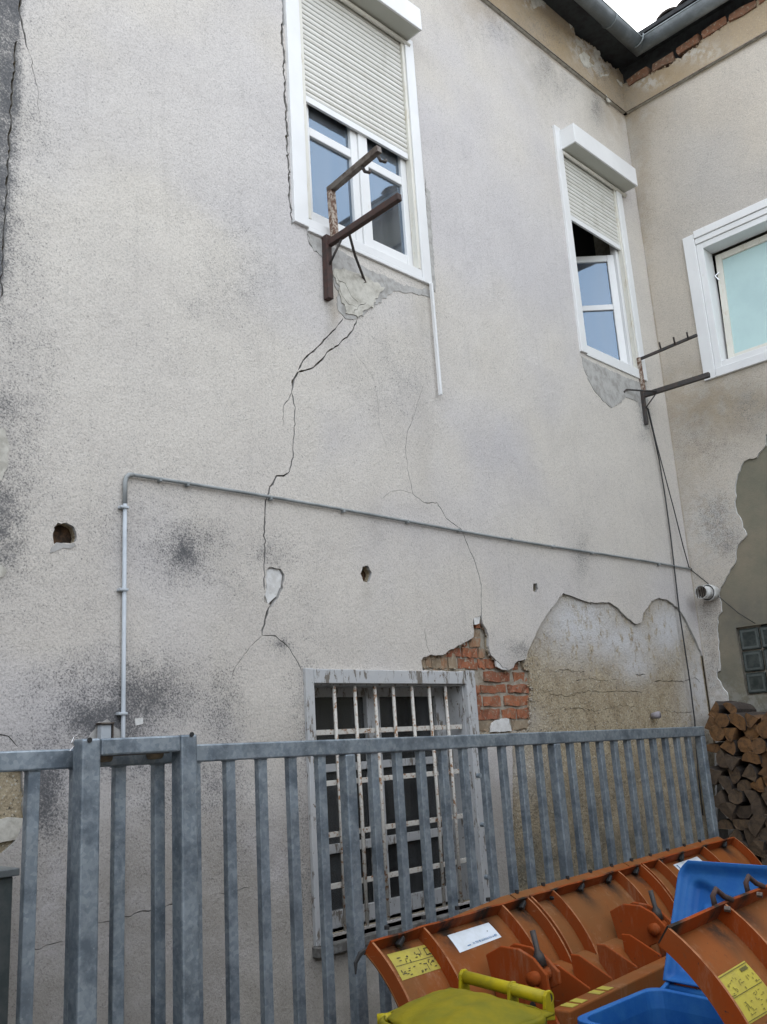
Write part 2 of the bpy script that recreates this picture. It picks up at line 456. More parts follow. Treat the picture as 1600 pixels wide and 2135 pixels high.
def crack(poly, w0, w1_, seed=1, amp=.006):
    """ribbon outline of an open crack following the polyline; widths in metres at its two ends"""
    pts = jag(poly, amp, .022, seed, closed=False); rr = random.Random(seed+9); L = []; Rr = []
    n = len(pts)
    for i, p in enumerate(pts):
        a = pts[max(0, i-1)]; b = pts[min(n-1, i+1)]; dx, dy = b[0]-a[0], b[1]-a[1]; l = math.hypot(dx, dy) or 1
        w = (w0 + (w1_-w0)*i/(n-1))*rr.uniform(.55, 1.35)/2
        if i in (0, n-1): w *= .3
        L.append((p[0]-dy/l*w, p[1]+dx/l*w)); Rr.append((p[0]+dy/l*w, p[1]-dx/l*w))
    return L + Rr[::-1]
def blobs(P, lst):
    """sum of soft elliptical stains; each (px, py, rx, ry, strength) measured on the photo where it lies on the wall"""
    x, y = to_px_arr(P); r = np.zeros(len(P))
    for cx, cyy, rx, ry, s in lst:
        r = np.maximum(r, s*np.exp(-(((x-cx)/rx)**2 + ((y-cyy)/ry)**2)))
    return r
def to_px_arr(P):
    v = P - CAM; zc = v @ fwd
    return 800 + FPX*(v@rgt)/zc, 1067.5 - FPX*(v@upv)/zc
def sheet(name, outline, holes, to3, depth, step, mat, parent, attrs=None, edge_mat=None):
    V = []; E = []
    def addpoly(p):
        b = len(V); V.extend([Vector(q) for q in p]); E.extend([(b+i, b+(i+1) % len(p)) for i in range(len(p))])
    addpoly(outline)
    for h in holes: addpoly(h)
    O = np.array(outline); x0, y0 = O.min(0); x1, y1 = O.max(0)
    gx, gy = np.meshgrid(np.arange(x0+step/2, x1, step), np.arange(y0+step/2, y1, step))
    G = np.stack([gx.ravel(), gy.ravel()], 1) + rng.uniform(-.2, .2, (gx.size, 2))*step
    keep = pip(G, outline)
    for h in holes:
        keep &= ~pip(G, h)
    V.extend([Vector(g) for g in G[keep]])
    vs, _, fs, *_r = delaunay_2d_cdt(V, E, [], 0, 1e-6)
    A = np.array([tuple(v) for v in vs]); F = np.array([tuple(f) for f in fs if len(f) == 3])
    C = A[F].mean(1); k = pip(C, outline)
    for h in holes: k &= ~pip(C, h)
    F = F[k]
    used = np.unique(F); remap = -np.ones(len(A), int); remap[used] = np.arange(len(used)); A = A[used]; F = remap[F]
    P = np.array([to3(*a) for a in A]); n = len(P)
    cnt = {}
    for f in F:
        for i in range(3):
            a, b = int(f[i]), int(f[(i+1) % 3]); cnt[(a, b)] = cnt.get((a, b), 0)+1
    bd = [(a, b) for (a, b) in cnt if (b, a) not in cnt]
    bv = sorted({a for e in bd for a in e}); bm_ = {v: n+i for i, v in enumerate(bv)}
    D = np.array(depth)
    P2 = np.concatenate([P, P[bv]+D]) if bv else P
    faces = [tuple(int(i) for i in f) for f in F] + [(b, a, bm_[a], bm_[b]) for a, b in bd]
    me = bpy.data.meshes.new(name); me.from_pydata([tuple(p) for p in P2], [], faces); me.update()
    me.materials.append(mat)
    if edge_mat is not None:
        me.materials.append(edge_mat)
        for i in range(len(F), len(faces)): me.polygons[i].material_index = 1
    for an, fn in (attrs or {}).items():
        at = me.attributes.new(an, 'FLOAT', 'POINT')
        at.data.foreach_set('value', np.clip(fn(P2), 0, 1).astype(np.float32))
    o = bpy.data.objects.new(name, me); col.objects.link(o)
    if parent is not None: o.parent = parent
    return o

# ================================================================== THE GROUND
g = MB().box(-60, 60, -60, 60, -.3, 0).build('ground', m_ground); tag(g, kind='structure')

# ================================================================== THE HOUSE
house = empty('house', 'old two storey house in an L with cracked grey stucco, roller shutters and peeling plaster', 'building')
EAVE = 7.42
A1 = lambda x, z: (x, 0.0, z)
A2 = lambda s, z: (XC, -s, z)

# ---- openings
def rect(a, b, c, d): return [(a, c), (b, c), (b, d), (a, d)]
WIN1 = rect(3.13, 4.20, 4.66, 6.50); WIN2 = rect(6.03, 6.95, 4.66, 6.50); WINB = rect(3.06, 4.31, .86, 2.09)
H1 = [w1(139, 1090), w1(155, 1098), w1(161, 1112), w1(158, 1128), w1(140, 1134), w1(112, 1133), w1(113, 1098), w1(122, 1090)]
H2 = [w1(757, 1180), w1(768, 1180), w1(776, 1195), w1(774, 1205), w1(768, 1214), w1(758, 1212), w1(753, 1195)]
H3 = [w1(1112, 1217), w1(1120, 1216), w1(1122, 1228), w1(1118, 1236), w1(1112, 1232)]
H1 = jag(H1, .004, .012, 61); H2 = jag(H2, .003, .010, 62); H3 = jag(H3, .002, .010, 63)
def zpx(lst, ox, oy, k, fn): return [fn(ox+a/k, oy+b/k) for a, b in lst]
BR = zpx([(115,700),(140,655),(180,635),(240,625),(370,625),(480,560),(560,510),(640,470),(700,450),(755,415),(765,330),(750,250),(752,160),(800,150),(850,135),(870,230),(920,310),(945,400),(940,520),(975,640),(1040,690),(1120,770),(1200,818),(1250,775),(1300,690),(1390,685),(1450,780),(1480,830),(1492,1000),(1480,1400),(1450,1640),(1300,1660),(1000,1600),(790,1620),(740,1000),(700,835),(130,815)], 860, 1260, 5.926, w1)
BR = jag(BR, .005, .025, 3)
BRC = zpx([(105,690),(160,635),(370,615),(560,500),(700,440),(745,415),(745,160),(850,130),(880,230),(930,310),(955,400),(955,520),(985,640),(1200,828),(1240,790),(1290,680),(1390,675),(1400,790),(1480,822),(1490,1000),(1480,1400),(1450,1560),(780,1590),(735,1000),(700,830),(120,815)], 860, 1260, 5.926, w1)
BRC = jag(BRC, .008, .025, 5)
BROWN = zpx([(240,1078),(330,1110),(410,1138),(480,1140),(555,1140),(610,1180),(650,1225),(725,1287),(760,1270),(775,1210),(830,1130),(880,1108),(940,1125),(1005,1175),(1050,1240),(1110,1360),(1160,1470),(1215,1640),(1245,1800),(1262,2060),(1268,2500),(1290,3900),(60,4600),(-60,3400),(-95,2700),(-100,2100),(-60,1560),(-20,1540),(20,1430),(75,1310),(130,1220)], 1100, 900, 3.2, w1)
BROWN = jag(BROWN, .004, .025, 6)
WHITE1 = [w1(555, 1188), w1(568, 1183), w1(585, 1186), w1(593, 1200), w1(590, 1225), w1(578, 1250), w1(562, 1262), w1(552, 1255), w1(556, 1225)]
LEFTB = [w1(-40, 1590), w1(20, 1598), w1(48, 1600), w1(52, 1640), w1(50, 1700), w1(40, 1740), w1(10, 1775), w1(-40, 1780)]
LEFTP = [w1(-30, 870), w1(8, 890), w1(22, 915), w1(18, 960), w1(6, 1002), w1(-30, 1010)]
cr = []
def C1(lst, a, b, seed, amp=.006): cr.append(crack([w1(*p) for p in lst], a, b, seed, amp))
C1([(702,682),(690,695),(672,715),(650,735),(632,752),(622,772)], .007, .010, 11, .004)
C1([(716,664),(708,674),(702,682)], .006, .007, 10, .003)
C1([(745,665),(738,685),(725,703),(700,722),(682,735),(668,753),(650,768),(622,776)], .008, .010, 12, .005)
C1([(622,776),(611,796),(608,818)], .022, .012, 13)
C1([(608,818),(616,850),(614,900),(612,945),(603,985),(592,992),(577,992),(563,1015),(554,1045),(551,1100),(553,1145),(551,1188),(552,1230)], .007, .010, 14)
C1([(608,818),(592,845),(590,890)], .005, .003, 15)
C1([(590,1215),(580,1245),(560,1268),(553,1292),(547,1324)], .012, .012, 16)
C1([(547,1324),(575,1326),(598,1345),(618,1375),(630,1400)], .006, .004, 17, .003)
C1([(547,1324),(520,1350),(492,1390),(480,1420)], .003, .002, 18)
C1([(884,800),(866,860),(850,900),(845,935),(852,985),(862,1030),(885,1048),(912,1048),(930,1080),(962,1103),(975,1135),(992,1175),(1004,1220),(1004,1290)], .0022, .0065, 19, .004)
C1([(862,1030),(838,1022),(815,1024),(797,1040)], .002, .002, 20, .002)
C1([(885,1310),(890,1345),(899,1366)], .003, .004, 21, .002)
C1([(742,740),(760,760),(780,790),(788,840),(792,890),(810,940)], .002, .0015, 22, .002)
C1([(44,-20),(42,30),(48,60),(55,95),(62,110)], .012, .006, 23)
C1([(36,85),(26,180),(20,300),(13,420),(8,500),(3,620)], .010, .009, 24)
C1([(62,110),(78,180),(82,240)], .003, .002, 25)
C1([(592,-10),(589,60),(594,180),(600,300),(604,400),(609,470)], .018, .012, 26, .008)
C1([(1148,262),(1160,275),(1172,330),(1190,480),(1203,620),(1212,740)], .008, .008, 27, .003)
C1([(640,487),(645,508),(660,525),(672,530)], .006, .006, 28, .003)
C1([(886,370),(893,430),(897,520),(905,610)], .006, .008, 29, .010)
C1([(-10,1530),(18,1535),(38,1558)], .006, .004, 30)
C1([(60,1985),(110,1968),(130,1962)], .003, .003, 31)
C1([(195,1930),(260,1912),(320,1895)], .003, .004, 32)
C1([(345,1890),(365,1885),(420,1868)], .005, .003, 37)
C1([(455,1862),(480,1858),(520,1850)], .003, .004, 38)
C1([(1343,830),(1348,860),(1352,905)], .018, .006, 33)
C1([(712,600),(705,630),(716,655),(738,668)], .006, .007, 34, .008)
C1([(724,622),(735,640),(750,642)], .005, .003, 35, .004)
C1([(790,600),(808,592),(822,606),(800,610),(790,620)], .004, .004, 36, .003)
pads = []
NB = rect(7.02, 7.30, 9, 9.1)

def px_mask(P, poly_px):
    x, y = to_px_arr(P); return pip(np.stack([x, y], 1), poly_px).astype(float)
def soot1(P):
    r = blobs(P, [(215,1500,105,65,1.0),(300,1450,130,75,.8),(180,1430,110,70,.55),(385,1150,38,48,.95),(385,1140,95,80,.55),(460,1480,55,95,.5),
                  (95,1650,45,110,.95),(40,1560,60,40,.3),(310,1080,160,120,.22),(40,900,80,320,.28),(10,1080,60,130,.7),(15,850,45,70,.6),(10,200,34,420,1.0),(60,400,50,500,.22),
                  (560,1150,60,45,.45),(470,1210,60,50,.3),(500,570,80,130,.26),(420,640,60,40,.25),(820,780,90,120,.28),(590,1345,30,20,.7),(640,1500,40,200,.4),(640,1800,45,260,.35),
                  (1135,140,28,55,.35),(1170,180,40,40,.3),(1245,215,14,50,.5),(1040,60,60,40,.3),(1215,1150,25,60,.38),(1090,1355,40,25,.55),(440,1620,80,90,.45),(330,1640,60,110,.35),(270,1590,120,50,.5),(480,1750,70,80,.25),(1345,860,15,60,.6),(1000,1330,30,20,.4)])
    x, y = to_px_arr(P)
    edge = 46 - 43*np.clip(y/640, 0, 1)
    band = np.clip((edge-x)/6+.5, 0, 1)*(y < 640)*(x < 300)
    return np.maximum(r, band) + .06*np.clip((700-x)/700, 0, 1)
def warm1(P):
    return blobs(P, [(250,300,330,500,.55),(120,1250,200,160,.8),(560,1400,140,160,.6),(1350,600,45,420,.95),(1280,300,90,120,.7),(600,860,60,130,.45),(520,230,140,160,.3),(760,1060,120,90,.35),(940,1300,90,60,.35)])
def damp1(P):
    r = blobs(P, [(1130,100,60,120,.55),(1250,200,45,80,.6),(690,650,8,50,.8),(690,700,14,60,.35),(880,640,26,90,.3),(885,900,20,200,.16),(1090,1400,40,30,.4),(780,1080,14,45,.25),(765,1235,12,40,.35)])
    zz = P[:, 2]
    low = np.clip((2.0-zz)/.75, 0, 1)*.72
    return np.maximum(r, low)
def ochre1(P):
    return blobs(P, [(1040,-10,80,60,.7),(1150,60,60,60,.45),(1290,220,30,60,.6),(20,1660,40,50,1.0),(700,640,6,40,.5)]) 
z0_ = lambda P: np.zeros(len(P))
plaster_holes = [WIN1, WIN2, WINB, H1, H2, H3, BR, BROWN, jag(WHITE1, .006, .02, 41), jag(LEFTB, .008, .03, 42)] + cr
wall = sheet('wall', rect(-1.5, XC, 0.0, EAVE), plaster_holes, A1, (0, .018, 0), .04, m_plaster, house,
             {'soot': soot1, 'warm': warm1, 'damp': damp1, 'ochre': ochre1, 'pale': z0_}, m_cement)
tag(wall, 'wall facing the yard, grey stucco with branching cracks and soot stains')
def palec(P):
    return np.maximum(blobs(P, [(1210,1300,95,75,1.1),(1290,1335,110,50,1.0),(1390,1310,45,65,1.1),(1325,1385,45,38,.95),(1460,1430,40,110,.9),(1470,1340,25,60,.6),(575,1225,40,50,1.0),(1060,1500,60,30,.6),(1080,1600,60,60,.4)]), 0)
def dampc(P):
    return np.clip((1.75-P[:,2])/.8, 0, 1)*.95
ccr = [crack([w1(*p) for p in L], a_, b_, sd, .007) for L, a_, b_, sd in (
    ([(1370,1420),(1395,1419),(1432,1421),(1445,1416),(1452,1411),(1466,1422)], .007, .006, 201), ([(1160,1400),(1175,1396),(1200,1398),(1225,1401)], .004, .004, 202),
    ([(1205,1418),(1240,1414),(1262,1420),(1290,1416)], .004, .003, 203), ([(1150,1445),(1190,1452),(1230,1440),(1262,1444),(1300,1440),(1345,1444)], .004, .004, 204),
    ([(1330,1406),(1352,1407)], .008, .008, 205), ([(1180,1480),(1215,1476),(1250,1482),(1300,1470),(1330,1474)], .004, .003, 206),
    ([(1392,1482),(1432,1486),(1450,1483)], .004, .003, 207), ([(1130,1420),(1128,1440),(1140,1460)], .003, .003, 208), ([(1290,1440),(1296,1462),(1290,1482)], .003, .003, 209))]
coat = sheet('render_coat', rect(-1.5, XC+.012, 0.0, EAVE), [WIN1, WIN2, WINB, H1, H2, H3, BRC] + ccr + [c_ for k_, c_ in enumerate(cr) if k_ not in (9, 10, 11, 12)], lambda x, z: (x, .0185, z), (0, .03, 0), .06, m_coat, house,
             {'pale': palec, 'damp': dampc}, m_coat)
back = MB().box(-1.5, 3.055, .06, .3, 0, EAVE); back.box(4.315, 6.02, .06, .3, 0, EAVE); back.box(3.055, 4.315, .06, .3, 2.1, 4.65)
back.box(3.055, 4.315, .06, .3, 0, .85); back.box(3.055, 4.315, .06, .3, 6.51, EAVE); back.box(6.02, 6.96, .06, .3, 0, 4.65); back.box(6.02, 6.96, .06, .3, 6.51, EAVE); back.box(6.96, XC+.05, .06, .3, 0, EAVE)
back.build('wall_core', m_mortar, house)
# pockets of the three put-log holes show broken brick inside
for H, nm in ((H1, 1), (H2, 2), (H3, 3)):
    c = np.mean(H, 0); b = MB()
    b.prism([(x, .0, z) for x, z in [(c[0]+(p[0]-c[0])*1.01, c[1]+(p[1]-c[1])*1.01) for p in H]], (0, .059, 0))
    b.f = b.f[1:]                                   # open at the front
    b.build('put_log_hole', m_hole, wall, bevel=0)

# ---- exposed bricks left of the rough coat
proto = {}
def brick_at(x0, x1, z0, z1, y, mat, parent, rot=0):
    key = (round(x1-x0, 2), round(z1-z0, 2), mat.name, random.randrange(3))
    if key not in proto:
        w, h = x1-x0, z1-z0; b = MB().box(-w/2, w/2, 0, .10, -h/2, h/2)
        me_o = b.build('brick', mat, None)
        bm = bmesh.new(); bm.from_mesh(me_o.data)
        bmesh.ops.subdivide_edges(bm, edges=[e for e in bm.edges if abs((e.verts[0].co-e.verts[1].co).x) > .03], cuts=3, use_grid_fill=True)
        for v in bm.verts:
            v.co += Vector((random.uniform(-.006, .006), random.uniform(-.007, .006) if v.co.y < .01 else 0, random.uniform(-.006, .006)))
        bm.to_mesh(me_o.data); bm.free()
        proto[key] = me_o.data; o = me_o
    else:
        o = bpy.data.objects.new('brick', proto[key]); col.objects.link(o)
    o.location = ((x0+x1)/2, y + random.uniform(-.004, .006), (z0+z1)/2)
    o.rotation_euler = (random.uniform(-.03, .03), random.uniform(-.015, .015)+rot, random.uniform(-.03, .03))
    o.parent = parent
    return o
def zb(y): return w1(1050, 1260+y/5.926)[1]
def xb(x, y=1200): return w1(860+x/5.926, 1260+y/5.926)[0]
Y0 = .028
courses = [(zb(1410), zb(1290), [815, 885, 1110, 1145, 1315, 1330, 1480]), (zb(1248), zb(1128), [790, 905, 925, 1150, 1185, 1500]),
           (zb(1088), zb(990), [770, 900, 1220, 1245, 1500]), (zb(945), zb(835), [905, 955, 1290, 1330, 1500]),
           (zb(790), zb(680), [600, 650, 860, 900, 985, 1230, 1250, 1400]), (zb(660), zb(560), [440, 690, 710, 890, 910, 990]),
           (zb(530), zb(440), [700, 790, 810, 950]), (zb(415), zb(330), [740, 830, 845, 960]), (zb(310), zb(220), [740, 880, 890, 960]), (zb(1550), zb(1435), [800, 1010, 1040, 1230, 1250, 1480])]
for z0, z1, xs in courses:
    pal = z0 > zb(700)
    for i in range(0, len(xs)-1):
        if (xs[i+1]-xs[i]) < 60: continue
        a_, b_ = xb(xs[i]+3), xb(xs[i+1]-3)
        mt = m_brick_pale if (pal and random.random() < .6) or z0 < zb(1500) else m_brick
        brick_at(a_, b_, z0-.001, z1+.001, Y0, mt, wall)
for i, (a, b) in enumerate([(118, 200), (205, 270), (275, 388), (392, 480), (485, 590)]):
    brick_at(xb(a, 720), xb(b, 720), zb(805), zb(655 - i*8), Y0-.002, m_brick_pale, wall)
brick_at(xb(640, 780), xb(850, 780), zb(800), zb(715), Y0-.004, m_brick, wall)
for k, z in enumerate([1080, 1160, 1240, 1330]):
    brick_at(xb(760), xb(885), zb(z+75), zb(z-5), Y0-.001, m_brick, wall)
MB().box(xb(80), xb(1520), .036, .059, 2.116, zb(60)).box(4.337, xb(1520), .036, .059, zb(1640), 2.116).build('mortar_bed', m_mortar, wall)

# crumbs of mortar and plaster clinging to the broken edges
def crumbs(name, outline, n, fn, size, mat, parent, seed, closed=True):
    q = random.Random(seed); b = MB(); P_ = outline; L = len(P_)
    for _ in range(n):
        i = q.randrange(L if closed else L-1); t = q.random(); a_ = P_[i]; c_ = P_[(i+1) % L]
        x = a_[0]+(c_[0]-a_[0])*t+q.gauss(0, .010); z = a_[1]+(c_[1]-a_[1])*t+q.gauss(0, .010); r_ = size*q.uniform(.4, 1.3)
        o = Vector(fn(x, z)); pts = [o+Vector((q.uniform(.6, 1.2)*d[0], q.uniform(.5, 1.1)*d[1], q.uniform(.6, 1.2)*d[2]))*r_ for d in ((1,0,0),(-1,0,0),(0,1,0),(0,-1,0),(0,0,1),(0,0,-1))]
        b.add(pts, [(0,2,4),(2,1,4),(1,3,4),(3,0,4),(2,0,5),(1,2,5),(3,1,5),(0,3,5)])
    o = b.build(name, mat, parent); o['kind'] = 'stuff'; return o
crumbs('mortar_crumbs', BR, 240, lambda x, z: (x, .012, z), .009, m_mortar, wall, 5)
crumbs('mortar_crumbs', BRC, 160, lambda x, z: (x, .022, z), .010, m_brick_pale, wall, 6)
crumbs('plaster_crumbs', BROWN, 200, lambda x, z: (x, .012, z), .006, m_mortar, wall, 7)

# ---- patches of filler and cement that sit on the plaster
def patch(name, pts, mat, off=.004, amp=.006, seed=1, fn=w1, A=A1, nrm=(0, -1, 0), parent=wall, step=.02, cracks=()):
    poly = jag([fn(*p) for p in pts], amp, step, seed); n = Vector(nrm)
    d = n*(-.012)
    return sheet(name, poly, [crack([fn(*p) for p in L], .005, .004, 300+i, .006) for i, L in enumerate(cracks)], lambda x, z: tuple(Vector(A(x, z)) + n*off), tuple(d), .03, mat, parent, {'pale': z0_})
patch('plaster_patch', [(642,488),(690,512),(760,557),(840,595),(897,606),(900,622),(860,612),(830,606),(800,624),(770,645),(748,662),(735,668),(716,660),(702,640),(706,610),(694,585),(690,560),(672,535),(655,522),(645,508)], m_cement, .004, .010, 51)
patch('plaster_patch', [(690,560),(720,560),(765,580),(800,600),(775,640),(745,660),(722,655),(712,630),(705,600)], m_cream_patch, .010, .012, 52, cracks=([(700,570),(706,600),(712,620)], [(712,618),(725,636),(742,642)], [(722,600),(730,618),(745,632)], [(735,655),(745,640),(762,632)], [(700,585),(718,592),(724,606)]))
patch('plaster_patch', [(1212,744),(1250,762),(1300,785),(1345,803),(1350,820),(1352,880),(1344,895),(1338,860),(1330,838),(1305,828),(1292,840),(1276,850),(1262,840),(1243,820),(1228,795),(1218,770)], m_cement, .004, .007, 53)
patch('plaster_patch', [(888,390),(896,400),(900,470),(906,560),(908,610),(899,600),(893,500)], m_cement, .003, .008, 54)
patch('plaster_patch', [(554,1188),(568,1184),(584,1187),(591,1200),(588,1222),(577,1246),(563,1258),(556,1240),(558,1215)], m_filler, -.012, .005, 55)
patch('plaster_patch', [(1027,1508),(1040,1500),(1062,1498),(1068,1524),(1025,1526)], m_filler, -.002, .004, 56)
patch('plaster_patch', [(988,1285),(1001,1285),(1000,1300),(990,1303)], m_filler, -.002, .004, 57)
patch('plaster_patch', [(1035,1372),(1048,1385),(1062,1397),(1050,1396),(1038,1390)], m_filler, -.004, .004, 58)
patch('plaster_patch', [(-20,885),(8,895),(18,930),(14,965),(4,1000),(-20,1005)], m_cream_patch, .004, .006, 59)
patch('plaster_patch', [(-20,1172),(4,1178),(12,1192),(4,1204),(-20,1210)], m_cream_patch, .004, .005, 60)
patch('plaster_patch', [(-30,1718),(20,1702),(46,1708),(44,1740),(20,1758),(-30,1765)], m_cream_patch, -.004, .008, 61)
patch('plaster_patch', [(185,1530),(205,1508),(225,1502),(240,1515),(262,1540),(262,1560),(180,1560)], m_cement, .005, .006, 62)
patch('plaster_patch', [(281,1498),(297,1496),(299,1510),(284,1512)], m_filler, .003, .003, 63)
patch('plaster_patch', [(107,1143),(118,1133),(138,1136),(152,1131),(158,1138),(148,1146),(132,1143),(118,1150),(106,1152)], m_cement, .003, .004, 64)

# ---- wall of the right wing
def soot2(P): return blobs(P, [(1470,930,70,60,.35),(1490,1080,40,60,.5),(1520,1130,35,40,.5),(1440,1220,20,40,.35),(1480,1290,30,120,.35),(1390,450,60,60,.12),(1560,860,60,60,.35),(1480,1380,25,90,.4)])
def warm2(P): return blobs(P, [(1360,400,60,400,1.0),(1430,900,80,200,.8),(1500,200,140,90,.5),(1480,1200,80,200,.6)])
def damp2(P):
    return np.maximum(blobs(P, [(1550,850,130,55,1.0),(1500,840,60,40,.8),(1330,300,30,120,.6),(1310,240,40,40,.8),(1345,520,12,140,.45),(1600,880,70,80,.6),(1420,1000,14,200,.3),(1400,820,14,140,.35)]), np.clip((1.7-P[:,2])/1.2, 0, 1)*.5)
def ochre2(P): return blobs(P, [(1480,840,140,80,.5),(1340,500,20,400,.35),(1450,900,60,140,.3),(1310,230,60,40,.6)])
def pale2(P): return blobs(P, [(1480,1090,60,80,.6),(1450,1400,30,120,.8),(1500,1450,50,60,.8)])
G2 = zpx([(1700,-60),(1590,20),(1590,90),(1530,170),(1440,200),(1400,290),(1385,400),(1390,520),(1430,600),(1462,690),(1400,760),(1390,850),(1340,950),(1285,1040),(1280,1110),(1295,1200),(1265,1250),(1275,1400),(1272,1450),(1285,1560),(1262,1640),(1330,1740),(1340,1860),(1420,2000),(1450,2500)], 1100, 900, 3.2, w2)
G2 = jag(G2[:-1], .010, .03, 71, closed=False) + [(1.2, .05), (9.2, .05), (9.2, 3.6), (2.6, 3.7)]
WIN3 = rect(.50, 1.95, 4.67, 5.80); BLK = rect(.305, .80, 1.93, 2.47)
cr2 = [crack([w2(1355, 640), w2(1362, 760)], .002, .002, 81), crack([w2(1500,1370), w2(1495,1400), w2(1512,1440)], .004, .004, 82)]
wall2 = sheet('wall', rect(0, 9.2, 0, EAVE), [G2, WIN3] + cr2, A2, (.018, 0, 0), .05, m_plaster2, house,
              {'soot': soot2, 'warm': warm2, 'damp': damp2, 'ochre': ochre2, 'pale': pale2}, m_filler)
tag(wall2, 'right wing wall, warm beige plaster over green grey cement')
def damp2c(P): return blobs(P, [(1560,1300,90,60,.8),(1590,1500,60,60,.7),(1520,1400,40,120,.3)])
def pale2c(P): return blobs(P, [(1560,1480,60,40,.4),(1500,1470,30,40,.5)])
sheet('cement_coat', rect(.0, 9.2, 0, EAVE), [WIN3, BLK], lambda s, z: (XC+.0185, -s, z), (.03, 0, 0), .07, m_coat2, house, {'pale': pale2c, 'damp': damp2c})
b = MB().box(XC+.06, XC+.3, -.49, 0.0, 0, EAVE); b.box(XC+.06, XC+.3, -9.2, -1.96, 0, EAVE); b.box(XC+.06, XC+.3, -1.96, -.49, 5.81, EAVE); b.box(XC+.06, XC+.3, -1.96, -.49, 2.6, 4.66); b.box(XC+.12, XC+.3, -1.96, -.29, 0, 2.6)
b.build('wall_core', m_mortar, house)

# ---- cornice band, broken along its top
K1t = [w1(-300, -1000)]
c1 = [(-1.5, EAVE), (XC-.02, EAVE)]
def w1c(px, py): p = onY(px, py, -.03); return (p[0], p[2])
def w2c(px, py): p = onX(px, py, XC-.03); return (-p[1], p[2])
top1 = [w1c(*p) for p in [(1314,164),(1306,160),(1281,141),(1256,125),(1250,106),(1225,91),(1200,75),(1197,56),(1203,44),(1203,25),(1184,0),(1165,-20)]]
pol1 = [(-1.5, EAVE+.003), (XC-.03, EAVE+.003)] + [(XC-.03, 7.74)] + jag(top1, .022, .028, 91, closed=False) + [(top1[-1][0]-.1, 7.98), (-1.5, 7.98)]
def soc(P): return blobs(P, [(1150,60,80,60,.3),(1260,150,40,40,.4),(1290,200,20,40,.3)])
def damc(P): return blobs(P, [(1100,40,60,50,.5),(1200,110,30,40,.6),(1310,200,40,50,.8),(1245,125,20,20,.8),(1480,120,120,50,.4)])
def ochc(P): return blobs(P, [(1180,80,60,60,1.0),(1260,150,50,40,1.0),(1080,20,80,40,.7),(1400,150,60,30,.7)])
def palc(P): return blobs(P, [(1215,95,25,30,.8),(1250,130,30,30,.8),(1350,170,30,14,.8),(1450,110,60,20,.5),(1105,5,14,10,1.0),(1128,8,14,8,1.0)])
ca = {'soot': soc, 'damp': damc, 'pale': palc, 'ochre': ochc, 'warm': z0_}
corn = sheet('cornice', pol1, [], lambda x, z: (x, -.03, z), (0, .10, 0), .05, m_cornice, house, ca, m_cream_patch)
top2 = [w2c(*p) for p in [(1331,166),(1366,153),(1400,134),(1425,116),(1459,91),(1487,72),(1519,44),(1537,34),(1569,12),(1588,-4),(1640,-40)]]
pol2 = [(9.2, EAVE+.003), (.03, EAVE+.003), (.03, 7.74)] + jag(top2, .020, .028, 92, closed=False) + [(top2[-1][0]+.5, 7.90), (9.2, 7.90)]
sheet('cornice', pol2, [], lambda s, z: (XC-.03, -s, z), (.10, 0, 0), .05, m_cornice, house, ca, m_cream_patch)
MB().bar((-1.5, -.034, EAVE), (XC-.03, -.034, EAVE), .006, .006).build('drip_line', m_arm, corn)
MB().bar((XC-.034, -.04, EAVE), (XC-.034, -9.2, EAVE), .006, .006).build('drip_line', m_arm, corn)
def patchc(pts, seed): return patch('plaster_patch', pts, m_cream_patch, .034, .006, seed, w1c, lambda x, z: (x, 0, z), (0, -1, 0), corn)
patchc([(1200,80),(1212,88),(1220,100),(1212,98),(1203,94)], 93)
patchc([(1207,115),(1218,108),(1230,118),(1228,130),(1240,138),(1228,142),(1218,140),(1212,128)], 94)
patchc([(1238,102),(1250,106),(1252,114),(1244,128),(1240,120)], 95)
patchc([(1107,2),(1120,-8),(1150,-6),(1152,4),(1130,10),(1112,18)], 96)
patchc([(1264,198),(1268,205),(1275,214),(1268,212)], 97)
patchc([(1190,30),(1200,36),(1199,52),(1190,60),(1186,44)], 101)
patchc([(1160,8),(1178,2),(1186,16),(1176,28),(1164,20)], 102)
patchc([(1285,165),(1296,172),(1304,184),(1294,180)], 103)
patchc([(1247,153),(1258,156),(1270,154),(1268,159),(1252,160)], 98)
crumbs('plaster_crumbs', pol1[3:-2], 160, lambda x, z: (x, -.02, z), .012, m_cornice, corn, 8, False)
crumbs('plaster_crumbs', pol2[3:-2], 200, lambda s, z: (XC-.025, -s, z), .012, m_cornice, corn, 9, False)
# exposed bricks on top of the cornice of the right wing
prev = None
for i in range(9):
    s0 = .10 + i*.255; zt = 7.685 if i < 2 else 7.70
    key = random.randrange(3)
    w = .235
    w *= random.uniform(.82, 1.0); bb = MB().box(0, .12, -w/2, w/2, -.042, .036).build('brick', m_eave_brick, wall2)
    bm = bmesh.new(); bm.from_mesh(bb.data); bmesh.ops.subdivide_edges(bm, edges=bm.edges, cuts=1, use_grid_fill=True)
    for v in bm.verts: v.co += Vector([random.uniform(-.011, .011) for _ in range(3)])
    bm.to_mesh(bb.data); bm.free()
    bb.location = (XC-.045+random.uniform(-.01, .01), -(s0+w/2), zt+.025+.006*i+random.uniform(-.006, .006)); bb.rotation_euler = (random.uniform(-.05, .05), 0, random.uniform(-.04, .04))
# dark timber under the eaves
b = MB().box(-1.5, XC+.2, .02, .12, EAVE, 8.1); b.box(XC+.02, XC+.12, -9.2, .02, EAVE, 8.1); b.box(-1.5, XC+.2, -.30, .2, 7.93, 7.97)
b.box(XC-.26, XC+.2, -9.2, -.30, 7.93, 7.97)
b.build('eaves_boards', m_soffit, house)

